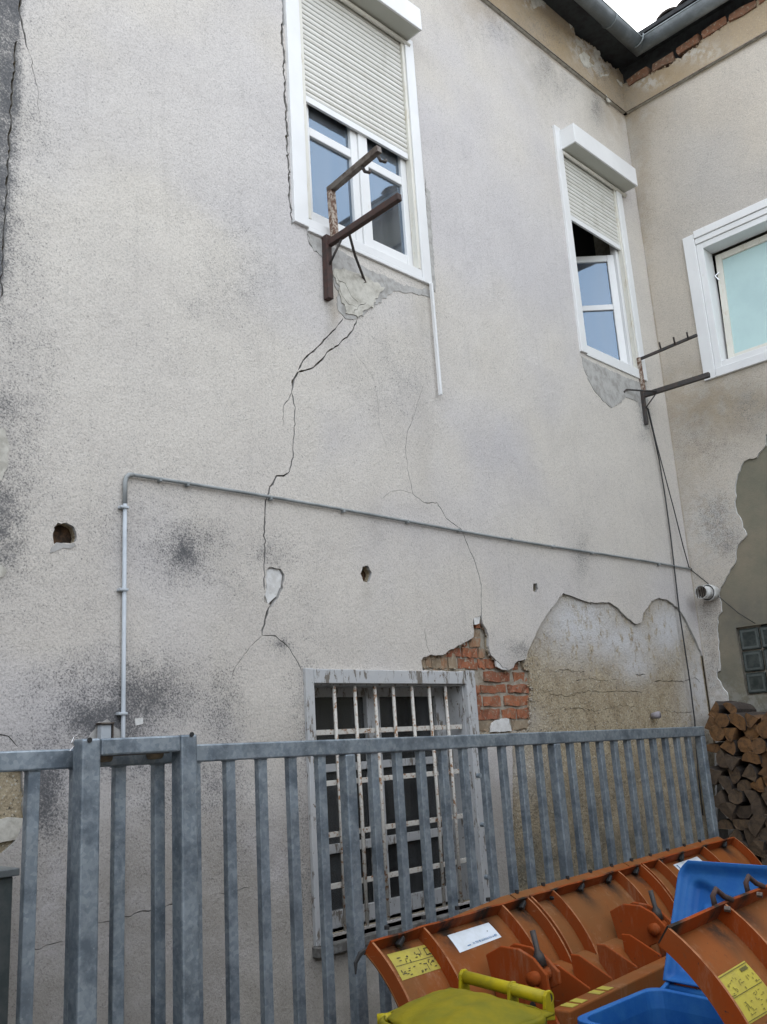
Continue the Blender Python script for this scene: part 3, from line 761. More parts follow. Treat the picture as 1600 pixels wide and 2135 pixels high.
# ---- gutters
GZ = 7.90; GR = .075; Y1 = -.325; X2 = XC-.185
def half(path_fn, n=14):
    pass
def gutter_arm(p0, p1, side, name='gutter'):
    """half round trough from p0 to p1 (centre of the opening), mitred at p1"""
    b = MB(); ring = []
    p0 = Vector(p0); p1 = Vector(p1); K = 12
    for P, mit in ((p0, 0), (p1, 1)):
        for k in range(K+1):
            a = math.pi*k/K; off = math.cos(a)*GR; dz = -math.sin(a)*GR*1.15
            q = Vector(P)
            if side == 'y': q.y += off; q.x += off if mit else 0
            else: q.x += off; q.y += off if mit else 0
            q.z += dz; ring.append(q)
    b.add(ring, [(k, k+1, K+1+k+1, K+1+k) for k in range(K)])
    return b
gut = gutter_arm((-1.5, Y1, GZ), (X2, Y1, GZ), 'y').build('gutter', m_gutter, house, smooth=True, solid=.004)
gutter_arm((X2, -9.2, GZ), (X2, Y1, GZ), 'x').build('gutter', m_gutter, house, smooth=True, solid=.004)
MB().tube([(-1.5, Y1-GR, GZ), (X2-GR, Y1-GR, GZ), (X2-GR, -9.2, GZ)], .009, 8).build('gutter_lip', m_gutter, gut, smooth=True)
for (x, y, sd) in ((6.62, Y1, 'y'), (X2, -1.35, 'x'), (X2-.10, Y1-.03, 'y'), (5.2, Y1, 'y')):
    pts = []
    for k in range(13):
        a = math.pi*k/12; o_ = math.cos(a)*(GR+.004); dz = -math.sin(a)*(GR*1.15+.004)
        pts.append((x, y+o_, GZ+dz) if sd == 'y' else (x+o_, y, GZ+dz))
    MB().tube(pts, .007, 6).build('gutter_bracket', m_gutter, gut, smooth=True)

# ---- roof with tiles at the eave
roof = MB()
roof.add([(-1.5, -.28, 7.96), (XC-.22, -.28, 7.96), (12.4, 5.0, 11.2), (-1.5, 5.0, 11.2), (-1.5, -.28, 8.0), (XC-.22, -.28, 8.0), (12.4, 5.0, 11.24), (-1.5, 5.0, 11.24)],
         [(0,1,2,3),(4,5,6,7),(0,1,5,4),(1,2,6,5),(2,3,7,6),(3,0,4,7)])
roof.add([(XC-.22, -.28, 7.962), (XC-.22, -9.2, 7.962), (12.6, -9.2, 11.2), (12.6, 5.0, 11.2), (XC-.22, -.28, 8.002), (XC-.22, -9.2, 8.002), (12.6, -9.2, 11.242), (12.6, 5.0, 11.242)],
         [(0,1,2,3),(4,5,6,7),(0,1,5,4),(1,2,6,5),(2,3,7,6),(3,0,4,7)])
roof.add([(-1.5, 5.0, 11.24), (12.6, 5.0, 11.24), (12.6, 10.2, 8.0), (-1.5, 10.2, 8.0)], [(0,1,2,3)])
ro = roof.build('roof', m_tile, house)
def tile_mesh():
    b = MB(); K = 8
    def fn(u, v): return (v*.36, (u-.5)*.2, .028*math.sin(math.pi*u)**.8 + v*.0)
    b.grid(fn, K, 2)
    o = b.build('tile', m_tile, ro, solid=.016); return o
t0 = tile_mesh(); tiles = [t0]
pitch = math.atan2(3.24, 5.28)
def place_tile(first, x, y, z, rz, jit=0):
    o = t0 if first else t0.copy()
    if not first: col.objects.link(o)
    o.location = (x+random.uniform(-.012, .012), y, z+random.uniform(-.006, .008)); o.rotation_euler = (random.uniform(-.03, .03), -pitch+random.uniform(-.03, .03), rz+random.uniform(-.04, .04)); o.parent = ro
first = True
for row in range(3):
    for i in range(12):
        place_tile(first, X2+.02+row*.27*math.cos(pitch), -.62-i*.205+(row % 2)*.1, 8.055+row*.27*math.sin(pitch)+row*.004, 0); first = False
for i in range(18):
    place_tile(False, 3.3+i*.205, Y1+.10, 8.03, math.pi/2)
for o in [o for o in col.objects if o.name.startswith('tile')]: pass

# gable and outer walls closing the house so no light leaks through it
b = MB().box(-1.6, -1.5, .0, 10, 0, 7.96); b.box(12.4, 12.6, -9.2, 10.2, 0, 7.96); b.box(-1.6, 12.4, 10, 10.2, 0, 7.96); b.box(XC+.02, 12.4, -9.3, -9.2, 0, 7.96)
b.add([(-1.5, -.28, 7.96), (-1.5, 5, 11.2), (-1.5, 10.2, 8.0)], [(0,1,2)]); b.add([(XC-.22, -9.2, 7.96), (12.6, -9.2, 11.2), (12.6, -9.2, 7.96)], [(0,1,2)])
b.build('outer_wall', m_mortar, house)

# ================================================================== UNSEEN BLOCKS ADDED TO SHADE THE YARD
nb = empty('rear_light_block', 'added unseen block behind the viewer that keeps low sky light off the walls', 'building')  # added out of view, its height set to cut sky light on the lower walls
MB().box(-4.2, 7.0, -13, -7.6, 0, 3.2).build('wall', simple('light_block_render', (.20, .19, .175), .95, c2=(.16, .15, .14), vscale=1.5), nb)
MB().prism([(-4.4, -7.3, 3.22), (-4.4, -13.4, 3.22), (-4.4, -10, 4.9)], (11.6, 0, 0)).build('roof', m_tile, nb)

nb2 = empty('side_light_block', 'added unseen block left of the yard that shades the gate sides', 'building')  # added out of view to darken left-facing gate sides and the low wing wall
MB().box(-9, -2.6, -12, 1.5, 0, 4.0).build('wall', bpy.data.materials['light_block_render'], nb2)
MB().prism([(-2.3, -12, 4.02), (-9.2, -12, 4.02), (-9.2, -12, 4.9)], (0, 13.6, 0)).build('roof', m_tile, nb2)

# ================================================================== WINDOWS (all parts of the house)
def room(name, x0, x1, y0, y1, z0, z1, mat, parent, open_side):
    b = MB(); b.box(x0, x1, y0, y1, z0, z1)
    # drop the face on the open side
    idx = {'y-': 2, 'x-': 5}[open_side]; b.f.pop(idx)
    return b.build(name, mat, parent)
def frame4(b, x0, x1, z0, z1, y0, y1, wl_, wr, wt, wb):
    b.box(x0, x0+wl_, y0, y1, z0, z1); b.box(x1-wr, x1, y0, y1, z0, z1)
    if wt: b.box(x0+wl_, x1-wr, y0+.002, y1, z1-wt, z1)
    if wb: b.box(x0+wl_, x1-wr, y0+.002, y1, z0, z0+wb)
def shutter(x0, x1, zb_, zt, y, parent, pitch=.0375):
    b = MB(); n = int((zt-zb_)/pitch); pr = []
    z = zb_
    b.box(x0, x1, y-.009, y+.009, z-.004, z+.040); z += .044
    b2 = MB()
    while z < zt:
        sec = [(y+.004, z), (y-.004, z+.004), (y-.0075, z+pitch*.38), (y-.006, z+pitch*.72), (y-.002, z+pitch-.0055), (y+.004, z+pitch-.0045)]
        b2.prism([(x0, q[0], q[1]) for q in sec], (x1-x0, 0, 0)); z += pitch
    b2.box(x0, x1, y+.004, y+.007, zb_, zb_+(zt-zb_)*.42)
    s = b2.build('roller_shutter', m_shutter, parent)
    s['kind'] = 'stuff'
    b.build('shutter_end_rail', m_pvc, parent, bevel=.002)
def shutter_box(x0, x1, z0, z1, d, parent):
    b = MB().box(x0, x1, -d, .0, z0, z1); o = b.build('shutter_box', m_pvc, parent, bevel=.004)
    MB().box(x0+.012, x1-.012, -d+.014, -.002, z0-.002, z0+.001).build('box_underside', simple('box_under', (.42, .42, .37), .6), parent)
    MB().tube([(x0+.02, -.018, z0-.022), (x1+.015, -.018, z0-.022)], .016, 10).build('shutter_roll_guide', m_pvc_old, parent, smooth=True)

# --- upstairs left window
wA = bpy.data.objects.new('window', None); col.objects.link(wA); wA.parent = house
wA['label'] = 'upstairs window above the steel bracket, shutter half lowered, two leaves'
X0, X1, Z0, Z1 = 3.088, 4.245, 4.610, 6.50
b = MB()
b.box(X0, X0+.105, -.022, .03, Z0+.02, Z1+.14); b.box(X1-.085, X1, -.022, .03, Z0, Z1+.0)
b.box(X0+.105, X1-.085, -.012, .10, Z0+.03, Z0+.085); b.box(X0+.105, X1-.085, -.018, .10, Z0+.0, Z0+.028)
b.build('frame', m_pvc, wA, bevel=.004)
for xa, xb_ in ((X0+.107, X0+.136), (X1-.112, X1-.087)): MB().box(xa, xb_, -.012, .034, Z0+.088, Z1).build('shutter_rail', m_pvc_old, wA, bevel=.003)
shutter(X0+.135, X1-.115, 5.515, 6.47, .012, wA)
shutter_box(X0+.003, X1-.055, 6.465, 6.64, .16, wA)
GX0, GX1 = X0+.108, X1-.088; SY = .036
b = MB()
xm0, xm1 = 3.625, 3.762
b.box(GX0, GX0+.085, SY, SY+.05, Z0+.09, Z1); b.box(GX1-.070, GX1, SY, SY+.05, Z0+.09, Z1)
b.box(xm0, xm0+.058, SY-.002, SY+.05, Z0+.09, Z1); b.box(xm0+.060, xm1, SY-.014, SY+.05, Z0+.09, Z1)
for xa, xb_ in ((GX0+.085, xm0), (xm1, GX1-.070)):
    b.box(xa, xb_, SY+.002, SY+.048, Z0+.09, Z0+.185)
    b.box(xa, xb_, SY+.002, SY+.046, 5.315, 5.375)
    b.box(xa, xb_, SY+.002, SY+.048, Z1-.07, Z1)
b.build('sash', m_pvc, wA, bevel=.004)
for xa, xb_ in ((GX0+.085, xm0), (xm1, GX1-.070)):
    for za, zc in ((Z0+.185, 5.315), (5.375, Z1-.07)):
        MB().box(xa, xb_, SY+.022, SY+.026, za, zc).build('pane', m_glass, wA)
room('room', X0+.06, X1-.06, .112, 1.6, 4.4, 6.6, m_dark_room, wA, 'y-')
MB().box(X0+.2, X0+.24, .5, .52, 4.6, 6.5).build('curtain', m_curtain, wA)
MB().tube([onY(645, 376, .078), onY(684, 416, .078)], .006, 6).build('curtain_cord', m_pvc, wA)

# --- upstairs right window
wB = bpy.data.objects.new('window', None); col.objects.link(wB); wB.parent = house
wB['label'] = 'narrow upstairs window next to the inner corner, one leaf tilted open under the shutter'
X0, X1 = 5.985, 6.990
b = MB(); b.box(X0, X0+.085, -.022, .03, Z0+.01, 6.67); b.box(X1-.085, X1, -.022, .03, Z0, Z1); b.box(X0+.085, X1-.085, -.012, .12, Z0, Z0+.09)
b.build('frame', m_pvc, wB, bevel=.004)
for xa, xb_ in ((X0+.087, X0+.105), (X1-.112, X1-.087)): MB().box(xa, xb_, -.010, .034, Z0+.092, Z1).build('shutter_rail', m_pvc_old, wB, bevel=.003)
b = MB(); b.box(X1-.150, X1-.086, .036, .09, Z0+.092, Z1); b.box(X0+.086, X0+.13, .036, .09, Z0+.092, Z1); b.box(X0+.13, X1-.150, .038, .088, Z0+.092, Z0+.11); b.build('casing', m_pvc, wB, bevel=.003)
shutter(X0+.09, X1-.11, 5.838, 6.46, .012, wB)
shutter_box(X0+.066, X1+.055, 6.46, 6.64, .16, wB)
# leaf hinged on the right, swung inwards
leaf = MB(); LZ0, LZ1 = Z0+.115, 5.80; LW = .62; la = R(44); hx, hy = X1-.152, .062
def lf(a, z, o): return (hx-math.cos(la)*a+math.sin(la)*o, hy+math.sin(la)*a+math.cos(la)*o, z)
def lbox(b, a0, a1, za, zc, o0=0, o1=.045):
    vs = [lf(a, z, o) for z in (za, zc) for (a, o) in ((a0, o0), (a1, o0), (a1, o1), (a0, o1))]
    b.add(vs, [(0,3,2,1),(4,5,6,7),(0,1,5,4),(1,2,6,5),(2,3,7,6),(3,0,4,7)])
lbox(leaf, 0, .06, LZ0, LZ1); lbox(leaf, LW-.06, LW, LZ0, LZ1); lbox(leaf, .06, LW-.06, LZ0, LZ0+.07, .002); lbox(leaf, .06, LW-.06, LZ1-.06, LZ1, .002); lbox(leaf, .06, LW-.06, 5.275, 5.325, .002, .042)
leaf.build('sash', m_pvc, wB, bevel=.004)
for za, zc in ((LZ0+.07, 5.275), (5.325, LZ1-.06)):
    p = MB(); lbox(p, .06, LW-.06, za, zc, .020, .024); p.build('pane', m_glass, wB)
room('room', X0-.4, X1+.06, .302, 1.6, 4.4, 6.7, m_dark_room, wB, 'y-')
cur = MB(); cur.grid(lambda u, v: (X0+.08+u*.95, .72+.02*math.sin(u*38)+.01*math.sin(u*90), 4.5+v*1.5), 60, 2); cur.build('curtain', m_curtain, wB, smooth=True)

# --- window in the right wing
wC = bpy.data.objects.new('window', None); col.objects.link(wC); wC.parent = house
wC['label'] = 'right wing window with pale cyan frosted glass tilted open in a deep white frame'
S0, S1, Zb, Zt = .383, 2.07, 4.565, 5.915
def xbox(b, xa, xb_, s0, s1, za, zb2): b.box(xa, xb_, -s1, -s0, za, zb2)
b = MB(); xbox(b, XC-.028, XC+.02, S0, S0+.105, Zb, Zt); xbox(b, XC-.028, XC+.02, S1-.105, S1, Zb, Zt)
xbox(b, XC-.034, XC+.02, S0+.108, S1-.108, Zt-.05, Zt+.02); xbox(b, XC-.024, XC+.02, S0+.108, S1-.108, Zt-.105, Zt-.053); xbox(b, XC-.030, XC+.03, S0+.108, S1-.108, Zb, Zb+.075)
b.build('frame', m_pvc, wC, bevel=.004)
b = MB(); xbox(b, XC-.012, XC+.16, S0+.107, S0+.165, Zb+.077, Zt-.107); xbox(b, XC-.012, XC+.16, S1-.165, S1-.107, Zb+.077, Zt-.107); xbox(b, XC-.012, XC+.16, S0+.165, S1-.165, Zt-.16, Zt-.107)
xbox(b, XC-.010, XC+.16, S0+.165, S1-.165, Zb+.077, Zb+.13)
b.build('reveal', m_pvc, wC, bevel=.003)
sh = MB(); an = .075
def sf(s, t, o): return (XC+.085+math.sin(an)*t+o*math.cos(an), -s, Zb+.137+math.cos(an)*t-o*math.sin(an))
def sbox(b, sa, sb, ta, tb, o0=0, o1=.045):
    vs = [sf(s, t, o) for t in (ta, tb) for (s, o) in ((sa, o0), (sb, o0), (sb, o1), (sa, o1))]
    b.add(vs, [(0,3,2,1),(4,5,6,7),(0,1,5,4),(1,2,6,5),(2,3,7,6),(3,0,4,7)])
SH = Zt-.16-Zb-.155; sa, sb = S0+.185, S1-.185
sbox(sh, sa, sa+.055, 0, SH); sbox(sh, sb-.055, sb, 0, SH); sbox(sh, sa+.055, sb-.055, 0, .06, .002); sbox(sh, sa+.055, sb-.055, SH-.06, SH, .002)
sh.build('sash', m_pvc_old, wC, bevel=.004)
p = MB(); sbox(p, sa+.055, sb-.055, .06, SH-.06, .02, .025); p.build('pane', m_frost, wC)
MB().tube([sf(sa+.02, SH*.83, 0), sf(sa-.012, SH*.80, -.02), sf(sa+.01, SH*.76, 0)], .006, 6).build('stay_arm', m_chrome, wC)
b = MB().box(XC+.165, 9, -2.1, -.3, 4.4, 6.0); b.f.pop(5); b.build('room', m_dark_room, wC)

# --- glass block window low in the right wing
gb = bpy.data.objects.new('glass_block_window', None); col.objects.link(gb); gb.parent = house
ss = [.315, .475, .485, .645, .655, .80]; zz = [1.945, 2.105, 2.115, 2.275, 2.285, 2.455]
MB().box(XC+.075, XC+.12, -.80, -.30, 1.93, 2.47).build('mortar_grid', m_block_rim, gb)
for i in range(3):
    for j in range(3):
        s0, s1, z0, z1 = ss[2*i], ss[2*i+1], zz[2*j], zz[2*j+1]
        bb = MB().box(XC+.035, XC+.09, -s1, -s0, z0, z1).build('glass_block', m_block, gb, bevel=.008)
        MB().add([(XC+.034, -s1+.012, z0+.012), (XC+.034, -s0-.012, z0+.012), (XC+.034, -s0-.012, z1-.012), (XC+.034, -s1+.012, z1-.012),
                  (XC+.034, -s1+.028, z0+.028), (XC+.034, -s0-.028, z0+.028), (XC+.034, -s0-.028, z1-.028), (XC+.034, -s1+.028, z1-.028)],
                 [(0,1,5,4),(1,2,6,5),(2,3,7,6),(3,0,4,7)]).build('block_edge', m_block_rim, bb)

# --- barred window on the ground floor
wD = bpy.data.objects.new('barred_window', None); col.objects.link(wD); wD.parent = house
wD['label'] = 'ground floor window with rusty white bars and peeling timber frame behind the gate'
X0, X1, Zb, Zt = 3.033, 4.333, .83, 2.112
b = MB(); b.box(X0, X0+.055, -.020, .04, Zb, Zt); b.box(X1-.082, X1, -.030, .04, Zb, Zt+.004); b.box(X0+.055, X1-.082, -.024, .05, Zt-.075, Zt-.003)
b.build('frame', m_peel, wD, bevel=.004)
MB().box(X0-.01, X1+.01, -.045, .05, Zb-.045, Zb-.001).build('sill', m_weathered, wD, bevel=.004)
b = MB(); b.box(X0+.056, X0+.062, .0, .17, Zb, Zt-.076); b.box(X1-.09, X1-.083, .0, .17, Zb, Zt-.076); b.box(X0+.062, X1-.09, .0, .17, Zt-.083, Zt-.076); b.box(X0+.062, X1-.09, .0, .17, Zb, Zb+.02)
b.build('reveal', m_peel, wD)
b = MB(); yy = .15
b.box(X0+.063, X0+.10, yy, yy+.05, Zb, Zt-.08); b.box(X1-.165, X1-.091, yy, yy+.05, Zb, Zt-.08); b.box(3.60, 3.70, yy-.005, yy+.05, Zb, Zt-.08)
for xa, xb_ in ((X0+.10, 3.60), (3.70, X1-.165)):
    b.box(xa, xb_, yy+.002, yy+.048, Zt-.13, Zt-.08); b.box(xa, xb_, yy+.002, yy+.048, 1.60, 1.64); b.box(xa, xb_, yy+.002, yy+.048, 1.20, 1.245); b.box(xa, xb_, yy+.002, yy+.048, Zb+.02, Zb+.10)
b.build('sash', m_peel, wD, bevel=.003)
for xa, xb_ in ((X0+.10, 3.60), (3.70, X1-.165)):
    for za, zc in ((Zb+.10, 1.20), (1.245, 1.60), (1.64, Zt-.13)):
        MB().box(xa, xb_, yy+.024, yy+.028, za, zc).build('pane', m_glass_old, wD)
for k, x in enumerate((3.17, 3.245, 3.39, 3.537, 3.676, 3.824, 3.966, 4.105)):
    if k == 0: continue
    MB().tube([(x+random.uniform(-.004, .004), .012, Zb+.02), (x+.003, .009, 1.4), (x, .012, Zt-.085)], .0095, 8).build('bar', m_bar, wD, smooth=True)
for z in (1.797, 1.550, 1.306, 1.070):
    MB().box(X0+.064, X1-.092, .022, .030, z-.013, z+.013).build('cross_bar', m_bar, wD, bevel=.002)
MB().box(X0+.05, X1-.085, .201, 1.8, .5, 2.4).build('room', m_dark_room, wD)
o_ = bpy.data.objects['room.003'] if 'room.003' in bpy.data.objects else None
if o_:   # open the room towards the window
    bm = bmesh.new(); bm.from_mesh(o_.data); ff = [f for f in bm.faces if abs(f.calc_center_median().y-.201) < .01]; bmesh.ops.delete(bm, geom=ff, context='FACES'); bm.to_mesh(o_.data); bm.free()
MB().box(X0+.60, X1-.10, .6, .62, .6, 2.2).build('inner_board', m_room2, wD)

# ================================================================== THINGS FIXED TO THE WALLS
# clothes line bracket beside the left window
br = empty('clothesline_bracket', 'rust brown steel clothesline bracket under the larger upstairs window', 'bracket', 'clothesline brackets')
pa, pb = onY(682, 492, -.03), onY(687, 624, -.03)
MB().bar((pa[0], -.025, pa[2]), (pb[0], -.025, pb[2]), .040, .045, (0,1,0)).build('wall_post', m_rust, br, bevel=.004)
MB().bar((3.325, -.02, 4.565), (3.345, -.60, 4.60), .034, .042).build('lower_arm', m_rust, br, bevel=.004)
MB().bar((3.352, -.06, 4.60), (3.352, -.05, 4.915), .038, .038, (0,1,0)).build('upright', m_rust_white, br, bevel=.003)
MB().bar((3.352, -.03, 4.925), (3.352, -.465, 4.975), .036, .042).build('upper_arm', m_arm, br, bevel=.003)
for yv in (-.32, -.45):
    MB().tube([(3.352, yv, 4.94), (3.372, yv, 4.915), (3.40, yv-.01, 4.915), (3.405, yv-.01, 4.93)], .010, 6).build('line_hook', m_steel_dark, br, smooth=True)
MB().tube([(3.335, -.20, 4.56), (3.45, -.12, 4.50), (3.62, -.012, 4.455), (3.64, -.004, 4.435), (3.615, -.002, 4.42)], .008, 8).build('brace_rod', m_steel_dark, br, smooth=True)
MB().tube([(3.315, -.04, 4.42), (3.33, -.14, 4.55)], .007, 8).build('brace_rod', m_steel_dark, br, smooth=True)
b2 = empty('clothesline_bracket', 'dark steel clothesline bracket in the inner corner between two windows', 'bracket', 'clothesline brackets')
MB().bar((6.885, -.02, 4.80), (6.895, -.02, 4.47), .03, .03, (0,1,0)).build('upright', m_rust_white, b2, bevel=.003)
MB().bar((6.87, -.02, 4.50), (6.86, -.02, 4.19), .026, .03, (0,1,0)).build('wall_post', m_steel_dark, b2, bevel=.003)
MB().bar((6.88, -.02, 4.455), (6.91, -.60, 4.455), .034, .042).build('lower_arm', m_steel_dark, b2, bevel=.004)
MB().bar((6.90, -.02, 4.79), (6.93, -.54, 4.83), .020, .024).build('upper_arm', m_steel_dark, b2, bevel=.003)
for yv in (-.22, -.35, -.47):
    MB().tube([(6.91, yv, 4.81), (6.90, yv, 4.845), (6.875, yv-.01, 4.86)], .008, 6).build('line_hook', m_steel_dark, b2, smooth=True)
MB().tube([(6.89, -.16, 4.45), (6.80, -.09, 4.455), (6.62, -.01, 4.45), (6.585, -.004, 4.42)], .008, 8).build('brace_rod', m_steel_dark, b2, smooth=True)
MB().tube([(6.86, -.03, 4.33), (6.89, -.13, 4.44)], .006, 8).build('brace_rod', m_steel_dark, b2, smooth=True)

# conduit across the wall
cd = empty('cable_conduit', 'pale grey conduit rising behind the gate and running across the wall', 'conduit')
zc_ = 2.957; xl = onY(261, 1010, -.015)[0]
MB().tube([(xl+.004, -.016, .5), (xl, -.016, 1.6), (xl, -.016, zc_-.13)], .0095, 10).build('riser', m_conduit_l, cd, smooth=True)
pts = [(xl, -.016, zc_-.14), (xl, -.016, zc_-.04), (xl+.006, -.016, zc_-.017), (xl+.018, -.016, zc_-.004), (xl+.04, -.016, zc_)]
MB().tube(pts, .0105, 10).build('bend', m_conduit, cd, smooth=True)
pe = onY(1440, 1187, -.015)
run = [(xl+.04+(pe[0]-xl-.04)*t, -.016, zc_+(pe[2]-zc_)*t+.006*math.sin(t*9)) for t in np.linspace(0, 1, 24)]
MB().tube(run, .0085, 8).build('long_run', m_conduit, cd, smooth=True)
for px, py in ((258,1058),(258,1230),(257,1488)):
    p = onY(px, py, -.015); MB().box(xl-.028, xl+.014, -.030, -.001, p[2]-.006, p[2]+.006).build('clip', m_conduit_l, cd, bevel=.003)
for px in (330, 387, 560, 712, 845, 952, 1062, 1150, 1230, 1370):
    x = onY(px, 972+.1853*(px-280), 0)[0]; zc2 = zc_+(pe[2]-zc_)*(x-xl)/(pe[0]-xl)
    MB().box(x-.007, x+.007, -.027, .0, zc2-.013, zc2+.007).build('clip', m_conduit, cd, bevel=.003)

# loose black cables in the corner
def cable(pts, r, label, fn=None):
    b = MB().tube(pts, r, 6).build('cable', m_black, None, smooth=True); tag(b, label, 'cable', 'black cables in the inner corner')
P = lambda px, py, o=-.02: tuple(onY(px, py, o))
cable([P(1350, 850), P(1362, 900), P(1375, 960), P(1388, 1040), P(1399, 1120), P(1407, 1190), P(1416, 1270), P(1428, 1350), P(1440, 1430), P(1449, 1505), P(1455, 1600), P(1466, 1700)], .0062, 'black cable hanging down past the conduit to the end of the gate')
cable([P(1352, 852, -.035), P(1368, 920, -.035), P(1385, 985, -.035), P(1405, 1060, -.035), P(1425, 1140, -.035), P(1437, 1183, -.02), P(1446, 1188, -.01)], .0050, 'thin black cable leading from the corner bracket to the conduit end')
cable([tuple(onX(1440, 1187, XC-.01)), tuple(onX(1475, 1215, XC-.01)), tuple(onX(1500, 1245, XC-.01)), tuple(onX(1540, 1278, XC-.01)), tuple(onX(1575, 1300, XC-.01))], .0035, 'thin dark wire crossing the right wing wall above the glass blocks')

# white strip hanging under the left window
q0, q1 = onY(898, 590, -.03), onY(919, 824, -.03)
st = MB().bar((q0[0]+.005, -.03, q0[2]), (q1[0], -.03, q1[2]), .016, .024, (0,1,0)).build('plastic_strip', m_pvc, None, bevel=.003)
tag(st, 'long thin white plastic strip hanging from the right frame of a window', 'strip')
# vent pipe in the right wing
vp = empty('vent_pipe', 'short white vent pipe with dark open mouth sticking out of the corner wall', 'pipe')
pc = Vector((XC, -.165, 2.775)); dr = Vector((-1, .05, -.03)).normalized()
MB().tube([pc, pc+dr*.06, pc+dr*.075, pc+dr*.09], [.062, .062, .066, .066], 20, False).build('socket', m_filler, vp, smooth=True, solid=.004)
MB().tube([pc+dr*.02, pc+dr*.19], .052, 20, False).build('pipe', simple('pipe_white', (.6, .6, .58), .5, c2=(.3, .29, .27), vscale=15), vp, smooth=True, solid=.005)
MB().tube([pc+dr*.078, pc+dr*.086], .0665, 20).build('seal_ring', m_rubber, vp, smooth=True)
MB().tube([pc+dr*.13, pc+dr*.135], .047, 20).build('dark_mouth', m_dark_room, vp)
b = MB()
for k in range(-2, 3): b.bar(pc+dr*.186+Vector((0, k*.018, -.045)), pc+dr*.186+Vector((0, k*.018, .045)), .006, .006, (1,0,0))
b.build('grille', m_arm, vp)
# small peg on the rough coat, and the lock keep behind the gate guide
pp = onY(1368, 1492, -.02)
MB().tube([(pp[0], .01, pp[2]), (pp[0], -.05, pp[2]+.005)], [.022, .026], 12).build('wall_peg', m_peg, None, smooth=True)
tag(bpy.data.objects['wall_peg'], 'small grey stub sticking out of the rough brown render above the gate', 'peg')
kp = empty('wall_bracket', 'small pale metal keep mortared to the wall behind the gate guide', 'bracket')
a_, c_ = onY(208, 1508, -.03), onY(229, 1535, -.03)
MB().box(a_[0], c_[0], -.045, -.01, c_[2]-.05, a_[2]-.006).build('plate', m_conduit_l, kp, bevel=.004)
MB().box(a_[0]-.006, c_[0]+.008, -.055, -.005, a_[2]-.006, a_[2]+.002).build('hood', m_arm, kp, bevel=.002)
MB().box(c_[0]+.002, c_[0]+.007, -.05, -.005, c_[2]-.05, a_[2]-.006).build('side_plate', m_arm, kp)
# grey cabinet at the far left behind the gate
cb = empty('meter_cabinet', 'dark grey metal cabinet at the left edge behind the gate', 'cabinet')
MB().box(1.02, 1.455, -.32, -.02, 0, 1.36).build('body', simple('cabinet_grey', (.055, .07, .07), .6, c2=(.09, .10, .10), vscale=10), cb, bevel=.006)
MB().box(1.01, 1.47, -.335, -.02, 1.36, 1.385).build('lid', m_gutter, cb, bevel=.003)

# ================================================================== SLIDING GATE
DF = 2.95
def gpos(k): return (DF*(.9164+.0511*k), -3.6+DF*(1+.000829*k))
def gz(k): return 1.7 + DF*.0215 - (k+9.7)*.0163*DF/30.8
gate = empty('sliding_gate', 'galvanised steel sliding gate of upright square bars standing along the wall', 'gate')
kl, kr = -13.6, 21.35
p0, p1 = gpos(kl), gpos(kr)
RH = .062
MB().bar((p0[0], p0[1], gz(kl)-RH/2), (p1[0], p1[1], gz(kr)-RH/2), .05, RH).build('top_rail', m_galv, gate, bevel=.006)
MB().bar((p0[0], p0[1], .16), (p1[0], p1[1], .16), .06, .10).build('bottom_rail', m_galv, gate, bevel=.006)
for k in range(-13, 21):
    x, y = gpos(k); zt = gz(k)-RH
    if k in (0, 10, -10):
        MB().bar((x, y-.001, .20), (x, y-.001, zt), .056, .050, (0,1,0)).build('stile', m_galv, gate, bevel=.006)
    else:
        bm__ = MB().bar((x+random.uniform(-.004, .004), y, .20), (x+random.uniform(-.002, .002), y, zt), .040, .030, (0,1,0))
        bm__.tube([(x-.021, y-.0155, zt-.001), (x+.021, y-.0155, zt-.001)], .0035, 5); bm__.tube([(x-.0205, y-.014, zt-.001), (x-.0205, y+.014, zt-.001)], .0035, 5)
        bm__.build('bar', m_galv, gate, bevel=.003, seg=1)
x, y = gpos(21.15)
MB().bar((x, y-.001, .10), (x, y-.001, gz(21)-RH), .056, .050, (0,1,0)).build('stile', m_galv, gate, bevel=.006)
for z in (1.55, 1.33, 1.10):
    x, y = gpos(5.45); MB().tube([(x, y-.02, z), (x, y-.042, z)], .011, 8).build('bolt', m_galv, gate)
# inverted U guide frame
gf = empty('gate_guide_frame', 'galvanised inverted U guide frame straddling the sliding gate', 'frame')
yg = -.76; zt = 1.788
MB().bar((1.484, yg, 0), (1.484, yg, zt), .066, .065, (0,1,0)).build('post', m_galv, gf, bevel=.007)
MB().bar((1.846, yg, 0), (1.846, yg, zt), .066, .065, (0,1,0)).build('post', m_galv, gf, bevel=.007)
MB().bar((1.5175, yg, zt-.028), (1.8125, yg, zt-.028), .063, .054).build('top_bar', m_galv, gf, bevel=.006)
m_roller = simple('nylon_roller', (.26, .20, .12), .5, c2=(.15, .12, .09), vscale=20)
for px, py in ((322, 1575), (215, 1580)):
    p = onY(px, py, yg+.05); MB().tube([(p[0]-.02, yg+.05, 1.735), (p[0]+.025, yg+.05, 1.735)], .022, 14).build('roller', m_roller, gf, smooth=True)
MB().bar((1.52, yg+.03, 1.742), (1.80, yg+.03, 1.742), .02, .024).build('roller_carrier', simple('carrier_brown', (.12, .105, .09), .6), gf)
for px, py in ((187, 1543), (400, 1531)):
    p = onY(px, py, yg-.033); MB().tube([(p[0], yg-.032, p[2]), (p[0], yg-.0365, p[2])], .008, 10).build('bolt_hole', m_black, gf)
wr = [onY(*q, yg-.04) for q in ((172,1537),(163,1533),(155,1537),(150,1548),(155,1556),(146,1566))]
MB().tube([tuple(w) for w in wr], .0018, 5).build('tie_wire', m_chrome, gf)

